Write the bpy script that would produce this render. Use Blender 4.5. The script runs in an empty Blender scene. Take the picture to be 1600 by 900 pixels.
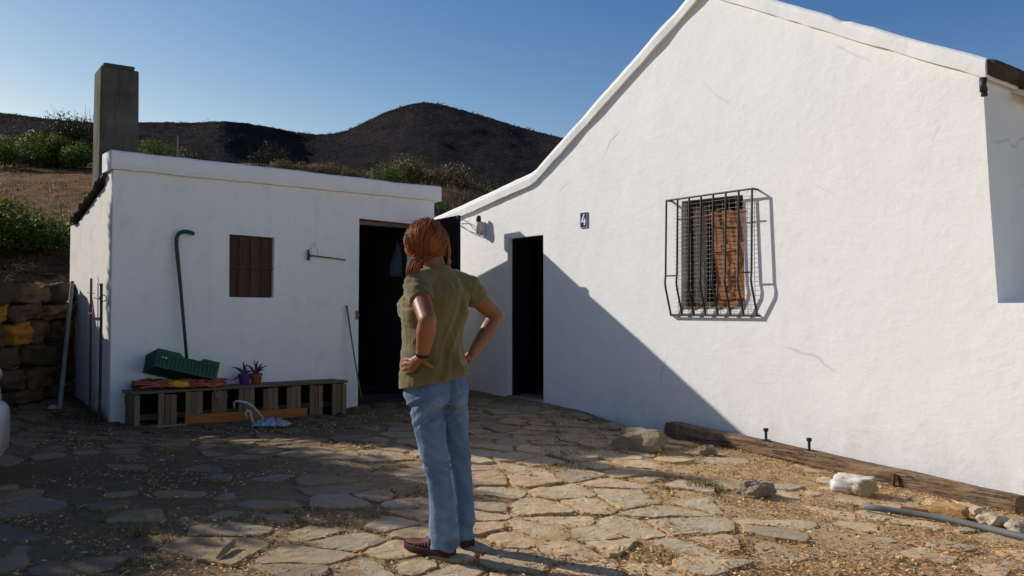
import bpy, bmesh, math, random
from math import sin, cos, pi, sqrt, atan2, radians
from mathutils import Vector as V3, Matrix, noise as NZ
from mathutils.geometry import tessellate_polygon

scene = bpy.context.scene
COL = scene.collection
rnd = random.Random(7)

# ------------------------------------------------------------------ camera
F = 1330.0; CAMZ = 1.22; PITCH = math.atan(40.0 / F)
cam_d = bpy.data.cameras.new('camera'); cam = bpy.data.objects.new('camera', cam_d); COL.objects.link(cam)
cam.location = (0, 0, CAMZ); cam.rotation_euler = (pi / 2 + PITCH, 0, 0)
cam_d.sensor_width = 36.0; cam_d.lens = 36.0 * F / 1600.0; cam_d.clip_start = .05; cam_d.clip_end = 4000
scene.camera = cam

def P(px, py, y):
    "world point seen at photo pixel (px,py) whose depth along +Y is y"
    X = (px - 800) / F; U = (450 - py) / F
    k = y / (cos(PITCH) - U * sin(PITCH))
    return V3((X * k, y, CAMZ + k * (sin(PITCH) + U * cos(PITCH))))

def sstep(a, b, x):
    t = min(1, max(0, (x - a) / (b - a))); return t * t * (3 - 2 * t)

def nz(x, y=0.0, z=0.0): return NZ.noise(V3((x, y, z)))

def gz(x, y):
    z = -.117 - .034 * x + .0245 * y
    for cx, cy, r, a in ((3.8, 6.3, 2.0, -.085), (1.5, 9.2, 1.3, -.055), (-4.0, 8.85, 1.8, -.165), (-1.95, 10.6, 1.7, -.165)):
        z += a * math.exp(-((x - cx) ** 2 + (y - cy) ** 2) / (r * r))
    ax, ay = x - .17, y - 11.0; al = ax * .6121 - ay * .7908; hd = -ax * .7908 - ay * .6121
    if al > .8 and -.6 < hd < 2: z -= .065 * math.exp(-(hd / .38) ** 2) * sstep(.8, 1.9, al)
    far = sstep(9, 30, math.hypot(x, y - 6))
    return z * (1 - far) + (-.1) * far

# ------------------------------------------------------------------ mesh builder
class MB:
    def __init__(s): s.V = []; s.F = []; s.T = []; s.M = []
    def add(s, vs, fs, tint=.5, m=0):
        b = len(s.V); s.V += [tuple(v) for v in vs]
        for f in fs:
            s.F.append(tuple(i + b for i in f)); s.T.append(tint); s.M.append(m)
    def box(s, c, d, rot=None, tint=.5, m=0, jit=0):
        c = V3(c); vs = []
        for x in (-.5, .5):
            for y in (-.5, .5):
                for z in (-.5, .5):
                    p = V3((x * d[0] + rnd.uniform(-jit, jit), y * d[1] + rnd.uniform(-jit, jit), z * d[2] + rnd.uniform(-jit, jit)))
                    if rot is not None: p = rot @ p
                    vs.append(p + c)
        s.add(vs, [(0, 1, 3, 2), (4, 6, 7, 5), (0, 4, 5, 1), (2, 3, 7, 6), (0, 2, 6, 4), (1, 5, 7, 3)], tint, m)
    def bar(s, p0, p1, w, t, up=(0, 0, 1), tint=.5, m=0):
        p0 = V3(p0); p1 = V3(p1); d = (p1 - p0); L = d.length; d.normalize()
        u = V3(up); sx = d.cross(u).normalized(); uz = sx.cross(d)
        R = Matrix((d, sx, uz)).transposed()
        s.box((p0 + p1) / 2, (L, w, t), R, tint, m)
    def loft(s, rings, caps=True, tint=.5, m=0, closed=True):
        n = len(rings[0]); vs = [p for r in rings for p in r]; fs = []
        for i in range(len(rings) - 1):
            for j in range(n if closed else n - 1):
                k = (j + 1) % n
                fs.append((i * n + j, i * n + k, (i + 1) * n + k, (i + 1) * n + j))
        if caps:
            fs.append(tuple(range(n - 1, -1, -1))); fs.append(tuple((len(rings) - 1) * n + j for j in range(n)))
        s.add(vs, fs, tint, m)
    def tube(s, pts, r, n=8, caps=True, tint=.5, m=0, flat=1.0):
        pts = [V3(p) for p in pts]; N = len(pts); rs = r if isinstance(r, (list, tuple)) else [r] * N
        prev = None; rings = []
        for i in range(N):
            t = (pts[min(i + 1, N - 1)] - pts[max(i - 1, 0)])
            t = t.normalized() if t.length > 1e-9 else V3((0, 0, 1))
            if prev is None: prev = t.orthogonal().normalized()
            a = (prev - t * prev.dot(t)); a = a.normalized() if a.length > 1e-6 else t.orthogonal().normalized()
            prev = a; b = t.cross(a)
            rings.append([pts[i] + (a * cos(2 * pi * j / n) + b * sin(2 * pi * j / n) * flat) * rs[i] for j in range(n)])
        s.loft(rings, caps, tint, m)
    def capsule(s, pts, rs, n=14):
        "tube with rounded ends"
        pts = [V3(p) for p in pts]; a = (pts[0] - pts[1]).normalized(); b = (pts[-1] - pts[-2]).normalized()
        P0 = []; R0 = []
        for th in (.05, .4, .75): P0.append(pts[0] + a * rs[0] * cos(th * pi / 2)); R0.append(rs[0] * sin(th * pi / 2))
        P1 = []; R1 = []
        for th in (.75, .4, .05): P1.append(pts[-1] + b * rs[-1] * cos(th * pi / 2)); R1.append(rs[-1] * sin(th * pi / 2))
        s.tube(P0 + pts + P1, R0 + list(rs) + R1, n)
    def blob(s, c, r, sub=2, ns=.25, freq=1.5, seed=0, rot=None, tint=.5, m=0, flat_cut=None):
        bm = bmesh.new(); bmesh.ops.create_icosphere(bm, subdivisions=sub, radius=1)
        c = V3(c); r = V3(r) if not isinstance(r, (int, float)) else V3((r, r, r)); vs = []
        for v in bm.verts:
            d = v.co.normalized()
            k = 1 + ns * nz(d.x * freq + seed * 7.3, d.y * freq + seed * 3.1, d.z * freq - seed * 1.7)
            k += ns * .4 * nz(d.x * freq * 3 + seed, d.y * freq * 3, d.z * freq * 3)
            p = V3((d.x * r.x * k, d.y * r.y * k, d.z * r.z * k))
            if rot is not None: p = rot @ p
            vs.append(p + c)
        s.add(vs, [tuple(v.index for v in f.verts) for f in bm.faces], tint, m); bm.free()
    def slab(s, outer, holes, y0, y1, tint=.5, m=0):
        "prism in local XZ with holes, between y0 (front) and y1 (back)"
        polys = [[V3((a, 0, z)) for a, z in poly] for poly in [outer] + list(holes)]
        tris = tessellate_polygon(polys); flat = [p for poly in polys for p in poly]; n = len(flat)
        vs = [(p.x, y0, p.z) for p in flat] + [(p.x, y1, p.z) for p in flat]; fs = []
        for t in tris:
            a, b, c = (flat[i] for i in t)
            nrm = (b - a).cross(c - a)
            t = tuple(t) if nrm.y < 0 else tuple(reversed(t))
            fs.append(t); fs.append(tuple(i + n for i in reversed(t)))
        o = 0
        for poly in polys:
            k = len(poly)
            for j in range(k):
                a = o + j; b = o + (j + 1) % k; fs.append((a, b, b + n, a + n))
            o += k
        s.add(vs, fs, tint, m)
    def build(s, name, mats, parent=None, smooth=False, loc=None, rotz=0.0, norm=False, world=False):
        """loc: object origin (verts are given in the same frame as loc and get shifted);
        world: verts are in world space, turned into the parent's local space"""
        me = bpy.data.meshes.new(name); vs = s.V
        if world and parent is not None:
            R = Matrix.Rotation(-parent.rotation_euler.z, 3, 'Z'); L = V3(parent.location)
            vs = [R @ (V3(v) - L) for v in vs]
        elif loc is not None:
            L = V3(loc); R = Matrix.Rotation(-rotz, 3, 'Z'); vs = [R @ (V3(v) - L) for v in vs]
        me.from_pydata([tuple(v) for v in vs], [], s.F)
        if not isinstance(mats, (list, tuple)): mats = [mats]
        for mm in mats: me.materials.append(mm)
        me.polygons.foreach_set('material_index', s.M)
        at = me.attributes.new('tint', 'FLOAT', 'FACE'); at.data.foreach_set('value', s.T)
        if smooth: me.polygons.foreach_set('use_smooth', [True] * len(s.F))
        if norm:
            bm = bmesh.new(); bm.from_mesh(me); bmesh.ops.recalc_face_normals(bm, faces=bm.faces); bm.to_mesh(me); bm.free()
        me.update()
        o = bpy.data.objects.new(name, me); COL.objects.link(o)
        if parent is not None: o.parent = parent
        if loc is not None: o.location = loc; o.rotation_euler = (0, 0, rotz)
        return o

def bevel(o, w, seg=2, ang=35):
    m = o.modifiers.new('bevel', 'BEVEL'); m.width = w; m.segments = seg; m.limit_method = 'ANGLE'; m.angle_limit = radians(ang)
    return o

def tag(o, label, cat, group=None):
    o['label'] = label; o['category'] = cat
    if group: o['group'] = group
    return o
def kind(o, k): o['kind'] = k; return o
def thing(name, label, cat, loc=(0, 0, 0), rotz=0.0, group=None):
    o = bpy.data.objects.new(name, None); COL.objects.link(o); o.empty_display_size = .1
    o.location = loc; o.rotation_euler = (0, 0, rotz); return tag(o, label, cat, group)

# ------------------------------------------------------------------ materials
class NT:
    def __init__(s, name):
        s.m = bpy.data.materials.new(name); s.m.use_nodes = True; s.t = s.m.node_tree; s.t.nodes.clear()
        s.out = s.n('ShaderNodeOutputMaterial'); s.b = s.n('ShaderNodeBsdfPrincipled'); s.l(s.b.outputs[0], s.out.inputs[0])
        s.co = s.n('ShaderNodeTexCoord').outputs['Object']
    def n(s, k, **kw):
        x = s.t.nodes.new(k)
        for a, v in kw.items(): setattr(x, a, v)
        return x
    def l(s, a, b): s.t.links.new(a, b)
    def set(s, sock, v):
        if hasattr(v, 'is_linked') or hasattr(v, 'links'): s.l(v, sock)
        else:
            if isinstance(v, (tuple, list)) and len(v) == 3 and sock.type == 'RGBA': v = (*v, 1)
            sock.default_value = v
    def mapping(s, scale=(1, 1, 1), rot=(0, 0, 0), co=None):
        x = s.n('ShaderNodeMapping'); s.l(co or s.co, x.inputs[0]); x.inputs['Scale'].default_value = scale; x.inputs['Rotation'].default_value = rot
        return x.outputs[0]
    def noise(s, scale, detail=6, rough=.55, co=None, dist=0):
        x = s.n('ShaderNodeTexNoise'); s.l(co or s.co, x.inputs['Vector']); x.inputs['Scale'].default_value = scale
        x.inputs['Detail'].default_value = detail; x.inputs['Roughness'].default_value = rough; x.inputs['Distortion'].default_value = dist
        return x.outputs['Fac']
    def vor(s, scale, feature='F1', co=None, rnd_=1.0):
        x = s.n('ShaderNodeTexVoronoi'); x.feature = feature; s.l(co or s.co, x.inputs['Vector']); x.inputs['Scale'].default_value = scale
        x.inputs['Randomness'].default_value = rnd_
        return x.outputs['Distance']
    def ramp(s, fac, stops):
        x = s.n('ShaderNodeValToRGB'); s.l(fac, x.inputs[0]); e = x.color_ramp.elements
        while len(e) < len(stops): e.new(.5)
        for i, (p, c) in enumerate(stops):
            e[i].position = p
            if isinstance(c, (int, float)): c = (c, c, c)
            e[i].color = (*c, 1)
        return x.outputs[0]
    def mix(s, fac, a, b, mode='MIX'):
        x = s.n('ShaderNodeMix', data_type='RGBA', blend_type=mode)
        s.set(x.inputs[0], fac); s.set(x.inputs[6], a); s.set(x.inputs[7], b); return x.outputs[2]
    def math(s, op, a, b=0.0, c=None):
        x = s.n('ShaderNodeMath', operation=op); s.set(x.inputs[0], a); s.set(x.inputs[1], b)
        if c is not None: s.set(x.inputs[2], c)
        return x.outputs[0]
    def attr(s, name='tint'):
        return s.n('ShaderNodeAttribute', attribute_name=name).outputs['Fac']
    def sep(s, co=None):
        x = s.n('ShaderNodeSeparateXYZ'); s.l(co or s.co, x.inputs[0]); return x.outputs
    def bump(s, h, strength=.3, dist=.01, chain=None):
        x = s.n('ShaderNodeBump'); x.inputs['Strength'].default_value = strength; x.inputs['Distance'].default_value = dist
        s.l(h, x.inputs['Height'])
        if chain is not None: s.l(chain, x.inputs['Normal'])
        return x.outputs[0]
    def fin(s, col, rough=.8, normal=None, spec=.3, metal=0.0, **kw):
        s.set(s.b.inputs['Base Color'], col); s.set(s.b.inputs['Roughness'], rough); s.set(s.b.inputs['Metallic'], metal)
        s.b.inputs['Specular IOR Level'].default_value = spec
        if normal is not None: s.l(normal, s.b.inputs['Normal'])
        for k, v in kw.items(): s.set(s.b.inputs[k], v)
        return s.m

def simple(name, c1, c2=None, scale=6, rough=.75, bump=.2, bscale=40, bdist=.004, spec=.3, metal=0.0, tint=0.0, **kw):
    t = NT(name); c2 = c2 or tuple(x * .6 for x in c1)
    f = t.ramp(t.noise(scale, 7, .6), [(.3, 0.0), (.7, 1.0)])
    c = t.mix(f, c1, c2)
    if tint: c = t.mix(1.0, c, t.ramp(t.attr(), [(0, 1 - tint), (1, 1 + tint)]), 'MULTIPLY')
    n = t.bump(t.noise(bscale, 5, .6), bump, bdist) if bump else None
    return t.fin(c, rough, n, spec, metal, **kw)

MAT = {}
def plaster(name, base, dirt, grime_low=0.0, crack=0.5):
    t = NT(name); o = t.sep()
    big = t.noise(.9, 5, .6); mid = t.noise(4, 6, .6); fine = t.noise(38, 6, .65)
    # trowel strokes: warped stretched noise
    warp = t.n('ShaderNodeVectorMath', operation='MULTIPLY_ADD'); nn = t.n('ShaderNodeTexNoise'); t.l(t.co, nn.inputs['Vector']); nn.inputs['Scale'].default_value = 1.3
    t.l(nn.outputs['Color'], warp.inputs[0]); warp.inputs[1].default_value = (.55, .55, .55); t.l(t.co, warp.inputs[2])
    stroke = t.noise(7, 5, .55, co=t.mapping((1, 1, 2.2), (0, .5, 0), warp.outputs[0]))
    c = t.mix(t.ramp(big, [(.35, 0), (.7, 1)]), base, tuple(x * .955 for x in base))
    c = t.mix(t.math('MULTIPLY', t.ramp(mid, [(.52, 0), (.75, 1)]), .16 + .08 * (grime_low > .3)), c, dirt)
    # stains running down and grime near the ground
    streak = t.noise(3.2, 5, .6, co=t.mapping((2.6, 2.6, .28)))
    c = t.mix(t.math('MULTIPLY', t.ramp(streak, [(.55, 0), (.8, 1)]), .22 if grime_low > .3 else .10), c, dirt)
    low = t.ramp(o[2], [(0.0, 1), (.55, 0)])
    c = t.mix(t.math('MULTIPLY', t.math('MULTIPLY', low, t.ramp(t.noise(5, 6, .65), [(.35, 0), (.75, 1)])), .75 * grime_low + .12), c, (.30, .26, .21))
    # sparse little pits
    pit = t.ramp(t.vor(5.5, co=warp.outputs[0]), [(.0, 1), (.028, 1), (.04, 0)])
    pmask = t.ramp(t.noise(1.7, 3, .5), [(.5, 0), (.62, 1)])
    pit = t.math('MULTIPLY', pit, pmask)
    c = t.mix(t.math('MULTIPLY', pit, .55), c, (.30, .28, .26))
    # hairline cracks
    ck = t.vor(.62, 'DISTANCE_TO_EDGE', co=warp.outputs[0])
    ckm = t.math('MULTIPLY', t.ramp(ck, [(0.0, 1), (.004, .8), (.010, 0)]), t.ramp(t.noise(.8, 2, .5), [(.60, 0), (.66, 1)]))
    c = t.mix(t.math('MULTIPLY', ckm, crack), c, (.36, .35, .35))
    lump = t.math('MULTIPLY', mid, t.ramp(t.noise(1.1, 4, .6), [(.42, .15), (.62, 1)]))
    n = t.bump(big, .25, .055)
    n = t.bump(stroke, .20, .012, n)
    n = t.bump(lump, .34, .016, n)
    n = t.bump(t.noise(16, 6, .65), .18, .007, n)
    n = t.bump(fine, .42, .004, n)
    n = t.bump(t.math('ADD', pit, ckm), -.6, .010, n) if False else t.bump(t.math('MULTIPLY', t.math('ADD', pit, ckm), -1.0), .35, .004, n)
    return t.fin(c, .88, n, .15)
MAT['plaster'] = plaster('white_plaster', (.88, .868, .845), (.60, .57, .52), .18, .35)
MAT['plaster_shed'] = plaster('shed_plaster', (.87, .86, .85), (.50, .47, .44), .55, .2)
MAT['plaster_side'] = plaster('weathered_plaster', (.80, .77, .72), (.26, .22, .17), 1.3, .6)

def wood(name, c1, c2, axis='X', sc=1.0, tint=.25, bump=.5, rough=.8, split=0.0):
    t = NT(name); s = {'X': (1.2, 14, 14), 'Y': (14, 1.2, 14), 'Z': (14, 14, 1.2)}[axis]
    g = t.noise(2.2 * sc, 8, .65, co=t.mapping(s), dist=.4); g2 = t.noise(3, 5, .6)
    c = t.mix(t.ramp(g, [(.32, 0), (.68, 1)]), c1, c2)
    c = t.mix(t.math('MULTIPLY', g2, .5), c, tuple(x * .55 for x in c1))
    c = t.mix(1.0, c, t.ramp(t.attr(), [(0, 1 - tint), (1, 1 + tint)]), 'MULTIPLY')
    n = t.bump(g, bump, .006); n = t.bump(t.noise(60, 4, .6), .15, .003, n)
    if split:
        k = t.noise(3.0, 5, .6, co=t.mapping(tuple(x * 1.3 if x > 2 else .7 for x in s)), dist=.6); km = t.ramp(k, [(.475, 0), (.497, 1), (.503, 1), (.525, 0)])
        km = t.math('MULTIPLY', km, t.ramp(t.noise(2.2, 3, .5), [(.40, 0), (.52, 1)]))
        c = t.mix(t.math('MULTIPLY', km, split), c, (.018, .012, .009)); n = t.bump(t.math('MULTIPLY', km, -1.0), .9, .02, n)
        c = t.mix(t.math('MULTIPLY', t.ramp(t.noise(5, 6, .65), [(.5, 0), (.72, 1)]), .55), c, (.42, .34, .25))
    return t.fin(c, rough, n, .2)
MAT['bench_wood'] = wood('weathered_bench_wood', (.25, .185, .13), (.13, .095, .07), 'X')
MAT['bench_slat'] = wood('bench_slat_wood', (.27, .185, .115), (.14, .095, .06), 'Z')
MAT['beam_wood'] = wood('old_beam_wood', (.36, .225, .125), (.075, .046, .03), 'X', .8, .2, 1.3, .85, .9)
MAT['plank_orange'] = wood('orange_plank_wood', (.42, .17, .045), (.28, .10, .03), 'X')
MAT['shutter_brown'] = wood('brown_shutter_wood', (.50, .215, .085), (.32, .13, .052), 'Z')
MAT['shutter_dark'] = wood('dark_shutter_wood', (.105, .068, .045), (.055, .036, .026), 'Z')
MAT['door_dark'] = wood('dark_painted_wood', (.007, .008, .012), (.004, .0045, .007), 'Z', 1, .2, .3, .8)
MAT['chip'] = wood('pale_split_wood', (.42, .27, .15), (.25, .15, .08), 'X')
MAT['bark'] = wood('grey_bark', (.12, .09, .065), (.05, .04, .03), 'Z', 1, .3, 1)

MAT['iron'] = simple('black_wrought_iron', (.018, .019, .022), (.035, .028, .024), 14, .55, .2, 90, .001, .4)
MAT['rust'] = simple('rusty_iron', (.19, .065, .028), (.07, .03, .02), 20, .85, .5, 80, .002)
MAT['wire'] = simple('galvanised_wire', (.40, .38, .35), (.22, .18, .14), 30, .5, 0, 1, .1, .4, .4)
MAT['concrete'] = None
t = NT('stained_concrete')
c = t.mix(t.ramp(t.noise(1.6, 7, .65), [(.3, 0), (.7, 1)]), (.15, .138, .112), (.065, .06, .052))
c = t.mix(t.ramp(t.noise(4, 6, .7, co=t.mapping((1.6, 1.6, .35))), [(.45, 0), (.75, .8)]), c, (.025, .024, .022))
c = t.mix(t.ramp(t.noise(16, 6, .7), [(.6, 0), (.8, .5)]), c, (.30, .27, .20))
MAT['concrete'] = t.fin(c, .95, t.bump(t.noise(30, 7, .7), .5, .01, t.bump(t.noise(3, 4), .4, .04)), .1)
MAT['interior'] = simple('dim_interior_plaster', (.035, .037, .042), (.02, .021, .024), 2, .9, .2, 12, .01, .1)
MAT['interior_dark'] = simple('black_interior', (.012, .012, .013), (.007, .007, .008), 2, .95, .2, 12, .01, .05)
MAT['slate'] = simple('grey_roof_slate', (.11, .085, .065), (.045, .038, .032), 5, .9, .5, 30, .006, .15, 0, .3)
MAT['tile'] = simple('old_clay_roof_tile', (.22, .14, .09), (.09, .07, .055), 5, .9, .5, 30, .006, .15, 0, .3)
MAT['green_paint'] = simple('dark_green_plastic_pipe', (.012, .07, .042), (.008, .045, .03), 9, .45, .1, 40)
MAT['green_crate'] = simple('green_crate_plastic', (.010, .085, .045), (.007, .055, .032), 7, .5, .1, 60)
MAT['grey_pipe'] = simple('faded_grey_pipe', (.20, .205, .19), (.11, .115, .11), 5, .6, .2, 60, .002, .3)
MAT['rope'] = simple('red_rope', (.55, .16, .11), (.34, .085, .06), 20, .85, .3, 150, .002)
MAT['rope_tan'] = simple('tan_rope', (.20, .15, .11), (.11, .08, .06), 20, .9, .3, 150, .002)
MAT['yellow'] = simple('yellow_float_plastic', (.75, .42, .012), (.62, .33, .01), 8, .4, .05, 40)
MAT['sack'] = simple('brown_sacking', (.11, .08, .06), (.06, .045, .035), 30, .95, .6, 120, .004)
MAT['pot_purple'] = simple('purple_pot_plastic', (.10, .035, .22), (.07, .025, .16), 5, .45, .05, 30)
MAT['pot_orange'] = simple('terracotta_pot', (.33, .075, .025), (.24, .055, .02), 5, .6, .1, 30)
MAT['pot_leaf'] = simple('dark_purple_leaf', (.055, .02, .05), (.035, .03, .035), 9, .5, .1, 30, .002, .3, 0, .4)
MAT['strap'] = simple('white_strap_plastic', (.52, .54, .56), (.34, .36, .39), 15, .6, .2, 60, .002)
MAT['rag'] = simple('blue_white_rag', (.62, .64, .66), (.09, .11, .17), 30, .9, .3, 60, .004)
MAT['cloth'] = simple('pale_blue_cloth', (.075, .095, .14), (.045, .06, .09), 8, .9, .2, 60)
MAT['sign_blue'] = simple('navy_enamel', (.010, .016, .085), (.008, .012, .07), 9, .25, .02, 20, .001, .5)
MAT['sign_white'] = simple('white_enamel', (.78, .78, .76), (.66, .66, .64), 9, .3, .02, 20, .001, .5)
MAT['lamp_white'] = simple('dirty_white_plastic', (.62, .60, .55), (.42, .40, .36), 18, .6, .1, 60, .002)
MAT['lamp_dark'] = simple('black_bakelite', (.014, .014, .014), None, 10, .5, .1, 40)
MAT['cable'] = simple('grey_cable', (.20, .20, .20), (.12, .12, .12), 10, .6, .1, 80, .001)
MAT['brass'] = simple('aged_brass_catch', (.32, .24, .10), (.16, .12, .06), 20, .5, .1, 60, .001, .4, .4)
MAT['brick'] = simple('yellow_brick', (.48, .30, .12), (.30, .17, .07), 14, .9, .6, 40, .006)
# ------------------------------------------------------------------ stone, earth and plant materials
def stone_mat(name, ramp, dirt=0.0):
    t = NT(name)
    base = t.ramp(t.attr(), ramp)
    c = t.mix(t.math('MULTIPLY', t.ramp(t.noise(5, 7, .65), [(.38, 0), (.75, 1)]), .5), base, t.mix(1.0, base, (.62, .60, .58), 'MULTIPLY'))
    c = t.mix(t.math('MULTIPLY', t.ramp(t.noise(1.6, 5, .6), [(.45, 0), (.7, 1)]), .35), c, t.mix(1.0, base, (1.2, 1.08, .88), 'MULTIPLY'))
    c = t.mix(t.math('MULTIPLY', t.ramp(t.noise(34, 6, .7), [(.58, 0), (.72, 1)]), .42), c, (.12, .095, .07))
    c = t.mix(t.math('MULTIPLY', t.ramp(t.noise(90, 4, .7), [(.56, 0), (.74, 1)]), .28), c, (.14, .105, .07))
    c = t.mix(t.math('MULTIPLY', t.ramp(t.noise(13, 6, .7), [(.62, 0), (.72, 1)]), .35), c, (.44, .41, .35))
    if dirt:
        m_ = t.ramp(t.math('ADD', t.noise(2.6, 7, .7), t.math('MULTIPLY', t.math('ADD', t.noise(17, 6, .7), -.5), .5)), [(.60 - .22 * dirt, 0), (.68 - .16 * dirt, 1)])
        c = t.mix(t.math('MULTIPLY', m_, min(.85, .45 + .4 * dirt)), c, t.mix(t.ramp(t.noise(60, 4, .7), [(.45, 0), (.65, 1)]), (.58, .38, .18), (.26, .165, .085)))
        o = t.sep(); c = t.mix(1.0, c, t.ramp(t.math('ADD', t.math('MULTIPLY', o[0], .2), .5), [(.10, .46), (.50, 1.0)]), 'MULTIPLY'); c = t.mix(1.0, c, t.ramp(t.math('MULTIPLY', o[1], .1), [(.68, 1.0), (.86, .58)]), 'MULTIPLY')  # shade painted into the stone colour: darker to the left and the back
    n = t.bump(t.noise(7, 9, .68, dist=.8), .8, .03); n = t.bump(t.noise(55, 6, .7), .6, .006, n)
    return t.fin(c, .92, n, .15)
FR = [(0, (.44, .355, .24)), (.3, (.68, .52, .31)), (.55, (.57, .47, .32)), (.8, (.72, .535, .30)), (1, (.62, .43, .285))]
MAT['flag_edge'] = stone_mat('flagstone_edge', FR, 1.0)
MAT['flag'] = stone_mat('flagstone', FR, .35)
MAT['rock'] = stone_mat('grey_rubble', [(0, (.24, .19, .13)), (.5, (.36, .285, .19)), (1, (.56, .46, .33))])
MAT['wallstone'] = stone_mat('dry_wall_stone', [(0, (.060, .044, .030)), (.4, (.12, .08, .048)), (.75, (.18, .112, .056)), (.9, (.25, .125, .04)), (1, (.42, .18, .03))])
MAT['whitestone'] = None
t = NT('whitewashed_stone')
f = t.ramp(t.noise(5.5, 5, .6), [(.50, 0), (.53, 1)])
wc = t.mix(t.math('MULTIPLY', t.ramp(t.noise(26, 6, .7), [(.5, 0), (.7, 1)]), .5), (.70, .65, .60), (.38, .31, .24))
MAT['whitestone'] = t.fin(t.mix(f, wc, (.42, .31, .18)), .9, t.bump(t.noise(14, 6, .6), .6, .015), .1)

t = NT('bare_earth')
a = t.noise(1.1, 7, .65); b = t.noise(9, 8, .7); g = t.noise(70, 6, .75)
c = t.mix(t.ramp(a, [(.35, 0), (.65, 1)]), (.60, .415, .215), (.42, .285, .15))
c = t.mix(t.math('MULTIPLY', t.ramp(b, [(.4, 0), (.7, 1)]), .7), c, (.66, .48, .275))
c = t.mix(t.math('MULTIPLY', t.ramp(g, [(.52, 0), (.74, 1)]), .5), c, (.13, .085, .05))
c = t.mix(t.math('MULTIPLY', t.ramp(t.vor(55), [(.0, 1), (.22, 0)]), .45), c, (.36, .29, .20))
straw = t.noise(48, 3, .6, co=t.mapping((1, .22, 1), (0, 0, .6)), dist=1.4)
c = t.mix(t.math('MULTIPLY', t.ramp(straw, [(.55, 0), (.66, 1)]), .65), c, (.80, .58, .29))
straw2 = t.noise(60, 3, .6, co=t.mapping((.2, 1, 1), (0, 0, -.5)), dist=1.4)
c = t.mix(t.math('MULTIPLY', t.ramp(straw2, [(.57, 0), (.68, 1)]), .6), c, (.72, .48, .23))
c = t.mix(t.math('MULTIPLY', t.ramp(t.noise(24, 5, .7), [(.54, 0), (.68, 1)]), .5), c, (.16, .10, .055))
# worn asphalt-grey patch on the left of the yard
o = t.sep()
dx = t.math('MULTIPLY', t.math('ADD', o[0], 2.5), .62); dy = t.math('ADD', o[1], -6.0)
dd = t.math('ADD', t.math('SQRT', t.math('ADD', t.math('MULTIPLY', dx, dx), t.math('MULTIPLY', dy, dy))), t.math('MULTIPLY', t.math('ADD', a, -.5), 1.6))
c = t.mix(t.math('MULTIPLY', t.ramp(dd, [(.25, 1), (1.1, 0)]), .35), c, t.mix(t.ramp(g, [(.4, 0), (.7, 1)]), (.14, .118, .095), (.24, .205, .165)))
c = t.mix(1.0, c, t.ramp(t.math('ADD', t.math('MULTIPLY', o[0], .2), .5), [(.10, .40), (.50, 1.0)]), 'MULTIPLY'); c = t.mix(1.0, c, t.ramp(t.math('MULTIPLY', o[1], .1), [(.68, 1.0), (.86, .58)]), 'MULTIPLY')  # earth colour darkened at the left and back, shade painted in
n = t.bump(b, .7, .03); n = t.bump(g, .8, .012, n); n = t.bump(straw, .7, .008, n); n = t.bump(straw2, .7, .008, n); n = t.bump(t.noise(220, 3, .6), .4, .003, n)
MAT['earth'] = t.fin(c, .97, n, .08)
MAT['gravel'] = stone_mat('gravel', [(0, (.12, .10, .08)), (.6, (.30, .25, .18)), (1, (.55, .50, .43))])
def leafmat(name, stops, trans=.3, rough=.6):
    t = NT(name); c = t.ramp(t.attr(), stops)
    t.fin(c, rough, None, .25)
    tr = t.n('ShaderNodeBsdfTranslucent'); t.l(c, tr.inputs[0]); mx = t.n('ShaderNodeMixShader'); mx.inputs[0].default_value = trans
    t.l(t.b.outputs[0], mx.inputs[1]); t.l(tr.outputs[0], mx.inputs[2]); t.l(mx.outputs[0], t.out.inputs[0]); return t.m
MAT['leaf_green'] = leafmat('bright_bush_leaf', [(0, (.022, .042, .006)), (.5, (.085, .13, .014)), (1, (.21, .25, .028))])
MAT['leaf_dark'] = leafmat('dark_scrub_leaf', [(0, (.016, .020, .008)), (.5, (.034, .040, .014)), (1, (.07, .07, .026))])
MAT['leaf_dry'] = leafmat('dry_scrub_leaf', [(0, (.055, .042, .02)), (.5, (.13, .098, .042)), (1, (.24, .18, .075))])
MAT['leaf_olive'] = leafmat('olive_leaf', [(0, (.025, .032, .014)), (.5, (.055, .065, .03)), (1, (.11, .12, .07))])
def leafmat_x(*a):
    m = leafmat(*a); return m
MAT['litter'] = leafmat('dry_leaf_litter', [(0, (.20, .10, .045)), (.35, (.48, .26, .105)), (.7, (.66, .42, .18)), (.93, (.74, .55, .27)), (1, (.76, .64, .38))], .15, .8)
MAT['grass'] = leafmat('yellow_green_grass', [(0, (.06, .065, .012)), (.5, (.16, .145, .03)), (1, (.34, .26, .10))], .3, .7)

t = NT('dry_hillside')
a = t.noise(.35, 7, .65); b = t.noise(2.5, 8, .7)
c = t.mix(t.ramp(a, [(.4, 0), (.62, 1)]), (.36, .19, .085), (.22, .125, .062))
c = t.mix(t.ramp(b, [(.45, 0), (.65, 1)]), c, (.085, .06, .035))
c = t.mix(t.math('MULTIPLY', t.ramp(t.noise(9, 6, .7), [(.5, 0), (.7, 1)]), .6), c, (.44, .26, .12))
n = t.bump(b, .9, .35); n = t.bump(t.noise(12, 7, .7), .8, .08, n)
MAT['hillside'] = t.fin(c, .97, n, .05)
t = NT('burnt_mountain')
a = t.noise(.02, 8, .65); b = t.noise(.12, 9, .75); g = t.noise(.6, 7, .78)
c = t.mix(t.ramp(a, [(.35, 0), (.65, 1)]), (.050, .041, .043), (.034, .030, .035))
c = t.mix(t.math('MULTIPLY', t.ramp(b, [(.48, 0), (.62, 1)]), .7), c, (.095, .07, .055))
c = t.mix(t.math('MULTIPLY', t.ramp(g, [(.46, 1), (.54, 0)]), .7), c, (.014, .013, .015))
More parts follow.
